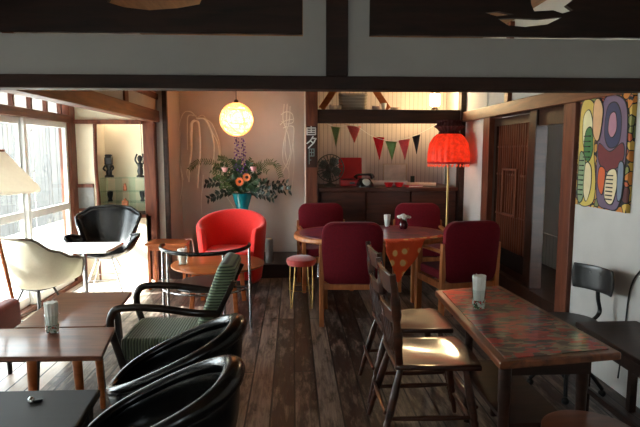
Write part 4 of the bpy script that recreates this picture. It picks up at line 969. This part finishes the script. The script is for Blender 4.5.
brs += [(lb, [(240,190), (0.5*(240+px)+random.uniform(-3,3), .5*(186+py)), (px, py)], M_leaf if i % 3 else M_fern, .05, .022, 26, 'leafy_stem', -.12+.03*(i % 5)) for i, (px, py, lb) in enumerate([
 (214,176,'leafy green stem reaching left beside the pale rose'), (222,162,'leafy green stem up to the left of the purple spikes'), (231,158,'leafy green stem just left of the purple spikes'),
 (252,158,'leafy green stem up to the right of the purple spikes'), (262,170,'leafy green stem to the right of the pink rose'), (268,180,'leafy green stem low on the right of the gerberas'),
 (220,186,'leafy green stem low on the left of the gerberas'), (258,190,'short leafy green stem over the right vase rim'), (228,192,'short leafy green stem over the left vase rim'), (210,170,'leafy green stem at the far left under the fern frond')])]
for b in brs: branch(*b)
def flower(name, label, cat, px, py, Y, group):
    t = thing(name, label, cat, at(px, py, Y), 0, group)
    G().tube(cr([(0,.0,0), (0,.04,-.06), tuple((mouth-t.location)*.85), tuple(mouth-t.location)], 6), .003, 5).obj('stem', M_leaf, t)
    return t
for px, py, lb, c in ((239.7,181.6,'orange gerbera, lower left of the pair in the bouquet',(232,110,50)), (246.7,177.2,'orange gerbera, upper right of the pair in the bouquet',(222,120,64))):
    t = flower('gerbera', lb, 'flower', px, py, 6.38, 'orange gerberas in the teal vase'); g = G()
    for k in range(18):
        a = 2*PI*k/18; leaf(g, Vector((.012*math.cos(a), -.008, .012*math.sin(a))), Vector((math.cos(a), -.25, math.sin(a))), .042, .017, Vector((0,-1,0)))
    g.obj('petals', pbr('petal_%d' % px, c, .6), t); G().ball((0,-.012,0), .018, 12, 8, (1,.5,1)).obj('flower_centre', pbr('brown_centre', (52,26,16), .8), t, smooth=True)
for px, py, lb in ((224.8,170.5,'pale pink rose on the left of the bouquet'), (253.5,169.6,'pale pink rose on the right of the bouquet')):
    t = flower('rose', lb, 'flower', px, py, 6.42, 'pink roses in the teal vase'); g = G()
    for L_, (r, n) in enumerate(((.014,4), (.026,5), (.036,6))):
        for k in range(n):
            a = 2*PI*k/n+L_*.5
            def pet(u, v, a=a, r=r): q = a+(u-.5)*1.5; z = -.02+.055*v; rr = r*(.45+.65*v**.7); return Vector((rr*math.cos(q), rr*math.sin(q), z))
            g.grid(pet, 4, 4)
    g.obj('petals', pbr('pink_petal', (232,168,170), .7), t, smooth=True)
for px, top, bot, lb in ((236.5,133,172,'tall purple delphinium spike, left of the two under the globe lamp'), (243,138,176,'tall purple delphinium spike, right of the two under the globe lamp')):
    t = flower('delphinium', lb, 'flower', px+1, bot, 6.5, 'purple delphiniums in the teal vase')
    p1 = at(px, top, 6.5)-t.location; G().tube([(0,0,0), tuple(p1)], .003, 5).obj('spike', M_leaf, t)
    g = G()
    for k in range(34):
        s = k/34; q = p1*s; a = k*2.4; rr = .034*(1-.55*s)
        o_ = q+Vector((rr*math.cos(a), rr*math.sin(a), 0))
        for m_ in range(4):
            b = m_*PI/2; leaf(g, o_, Vector((math.cos(a)*.6+math.cos(b), math.sin(a)*.6-.2, math.sin(b)+.2)), .022*(1-.4*s), .016*(1-.3*s), Vector((math.cos(a), math.sin(a)-.5, 0)))
    g.obj('florets', pbr('purple_petal', (84,36,128), .6, var=.3, scale=40), t)
# ---- white crinkled paper lantern right of the red chair
tag(G().lathe([(r*(1+.06*(i % 2)), .155+.028*i) for i, r in enumerate([.045]*11)], (-.29,6.30,0), 16).obj('paper_lantern', pbr('grey_paper', (150,148,144), .9), None, smooth=False), 'narrow white ribbed paper lantern on the alcove step, right of the red chair', 'lantern')
# ---- veranda niche: glass shelves and carvings
gs = thing('glass_shelf_unit', 'clear glass shelf unit standing in the veranda niche', 'shelf', (0,0,0))
for z in (.88, 1.0, 1.155): G().bx(-2.165, -1.68, 6.16, 6.40, z, z+.008).obj('shelf', M_shelfglass, gs)
for x in (-2.165, -2.0, -1.85, -1.686): G().bx(x, x+.006, 6.17, 6.40, .76, 1.155).obj('divider', M_shelfglass, gs)
M_carv = pbr('black_carving', (18,16,15), .4, var=.3, scale=30)
def carving(label, x, z, prof, nm, head=True):
    t = thing(nm, label, 'carving', (x, 6.27, z+.0085), 0, 'dark carvings on the glass shelves')
    G().lathe(prof, n=12).obj('body', M_carv, t, smooth=True)
    return t
z3 = 1.155
t = carving('blocky dark carved figure standing on the left of the top glass shelf', -2.095, z3, [(.05,0), (.05,.02), (.03,.03), (.034,.07), (.022,.09), (.036,.12), (.04,.14)], 'carved_figure')
G().box((0,0,.185), (.085,.06,.09)).box((0,0,.245), (.075,.05,.03)).obj('head', M_carv, t, bevel=.012)
for sx in (-1, 1): G().tube(cr([(sx*.04,0,.135), (sx*.055,-.02,.10), (sx*.03,-.035,.075)], 4), .010, 7).obj('arm', M_carv, t, smooth=True)
t = carving('slender twisted dark carved figure on the right of the top glass shelf', -1.745, z3, [(.045,0), (.045,.015), (.026,.03), (.036,.07), (.024,.11), (.034,.15), (.016,.17), (.028,.20), (.03,.225), (.012,.25)], 'carved_figure')
for sx in (-1, 1): G().tube(cr([(sx*.03,0,.15), (sx*.05,-.01,.20), (sx*.03,0,.265)], 4), .010, 7).obj('arm', M_carv, t, smooth=True)
for x, lb in ((-2.095, 'small dark carved goblet on the left of the middle glass shelf'), (-1.73, 'small dark carved goblet on the right of the middle glass shelf')):
    carving(lb, x, .88, [(.024,0), (.026,.01), (.018,.03), (.03,.07), (.034,.115), (.024,.12), (0,.12)], 'carved_goblet')
for x, z, lb in ((-1.925,1.0,'small reddish ornament on the middle of the glass shelves'), (-1.93,.768,'orange wooden ornament at the bottom of the glass shelves, behind the black chair')):
    t = thing('wooden_ornament', lb, 'ornament', (x,6.27,z+.0085)); w = .03 if z > .9 else .06
    G().box((0,0,w), (w*1.2,.03,w*2)).obj('body', pbr('orange_wood', (178,92,50), .5), t, bevel=.006)
    G().ball((0,0,w*2+.012), .016, 10, 8).obj('head', pbr('orange_wood', (178,92,50), .5), t, smooth=True)
tag(G().tube([(-1.70,6.22,1.20), (-1.71,6.22,1.78)], .003, 5).obj('hanging_wire', M_black, None), 'thin dark wire hanging above the slender carving', 'wire')
# ================================================================ LIGHT
w = bpy.data.worlds.new('sky'); SC.world = w; w.use_nodes = True
bg = w.node_tree.nodes['Background']; bg.inputs['Color'].default_value = (.92,.96,1.0,1); bg.inputs['Strength'].default_value = 14.0
def lamp(name, typ, loc, energy, color, **kw):
    d = bpy.data.lights.new(name, typ); d.energy = energy; d.color = color
    for k_, v in kw.items(): setattr(d, k_, v)
    o = bpy.data.objects.new(name, d); COL.objects.link(o); o.location = loc; return o
s = lamp('sun', 'SUN', (-8,-2,8), 28, (1,.96,.9), angle=R(.8))
s.rotation_euler = Vector((.70,.30,-.55)).to_track_quat('-Z', 'Y').to_euler()
pc_ = bpy.data.objects['pendant_lamp'].location
lamp('pendant_bulb', 'POINT', (pc_.x, pc_.y-.0, pc_.z), 26, (1,.76,.5), shadow_soft_size=.06)
lamp('red_lamp_bulb', 'POINT', (1.70,5.88,1.44), 2.6, (1,.62,.36), shadow_soft_size=.05)
for nm, loc, rot, sx, sy in (('window_portal', (-2.55,1.9,.95), (0,R(-90),0), 2.0, 8.2), ('near_window_portal', (-.5,-2.25,1.45), (R(90),0,R(0)), 2.2, 1.1)):
    o = lamp(nm, 'AREA', loc, 1, (1,1,1), shape='RECTANGLE', size=sx, size_y=sy); o.rotation_euler = rot; o.data.cycles.is_portal = True
vs = SC.view_settings
SC.display_settings.display_device = 'sRGB'
vs.view_transform = 'Standard'; vs.look = 'None'; vs.exposure = 0.55; vs.gamma = 1.0; vs.use_curve_mapping = False
SC.cycles.max_bounces = 10; SC.cycles.transparent_max_bounces = 24; SC.cycles.use_denoising = True
SC.cycles.caustics_reflective = False; SC.cycles.caustics_refractive = False; SC.cycles.sample_clamp_indirect = 8
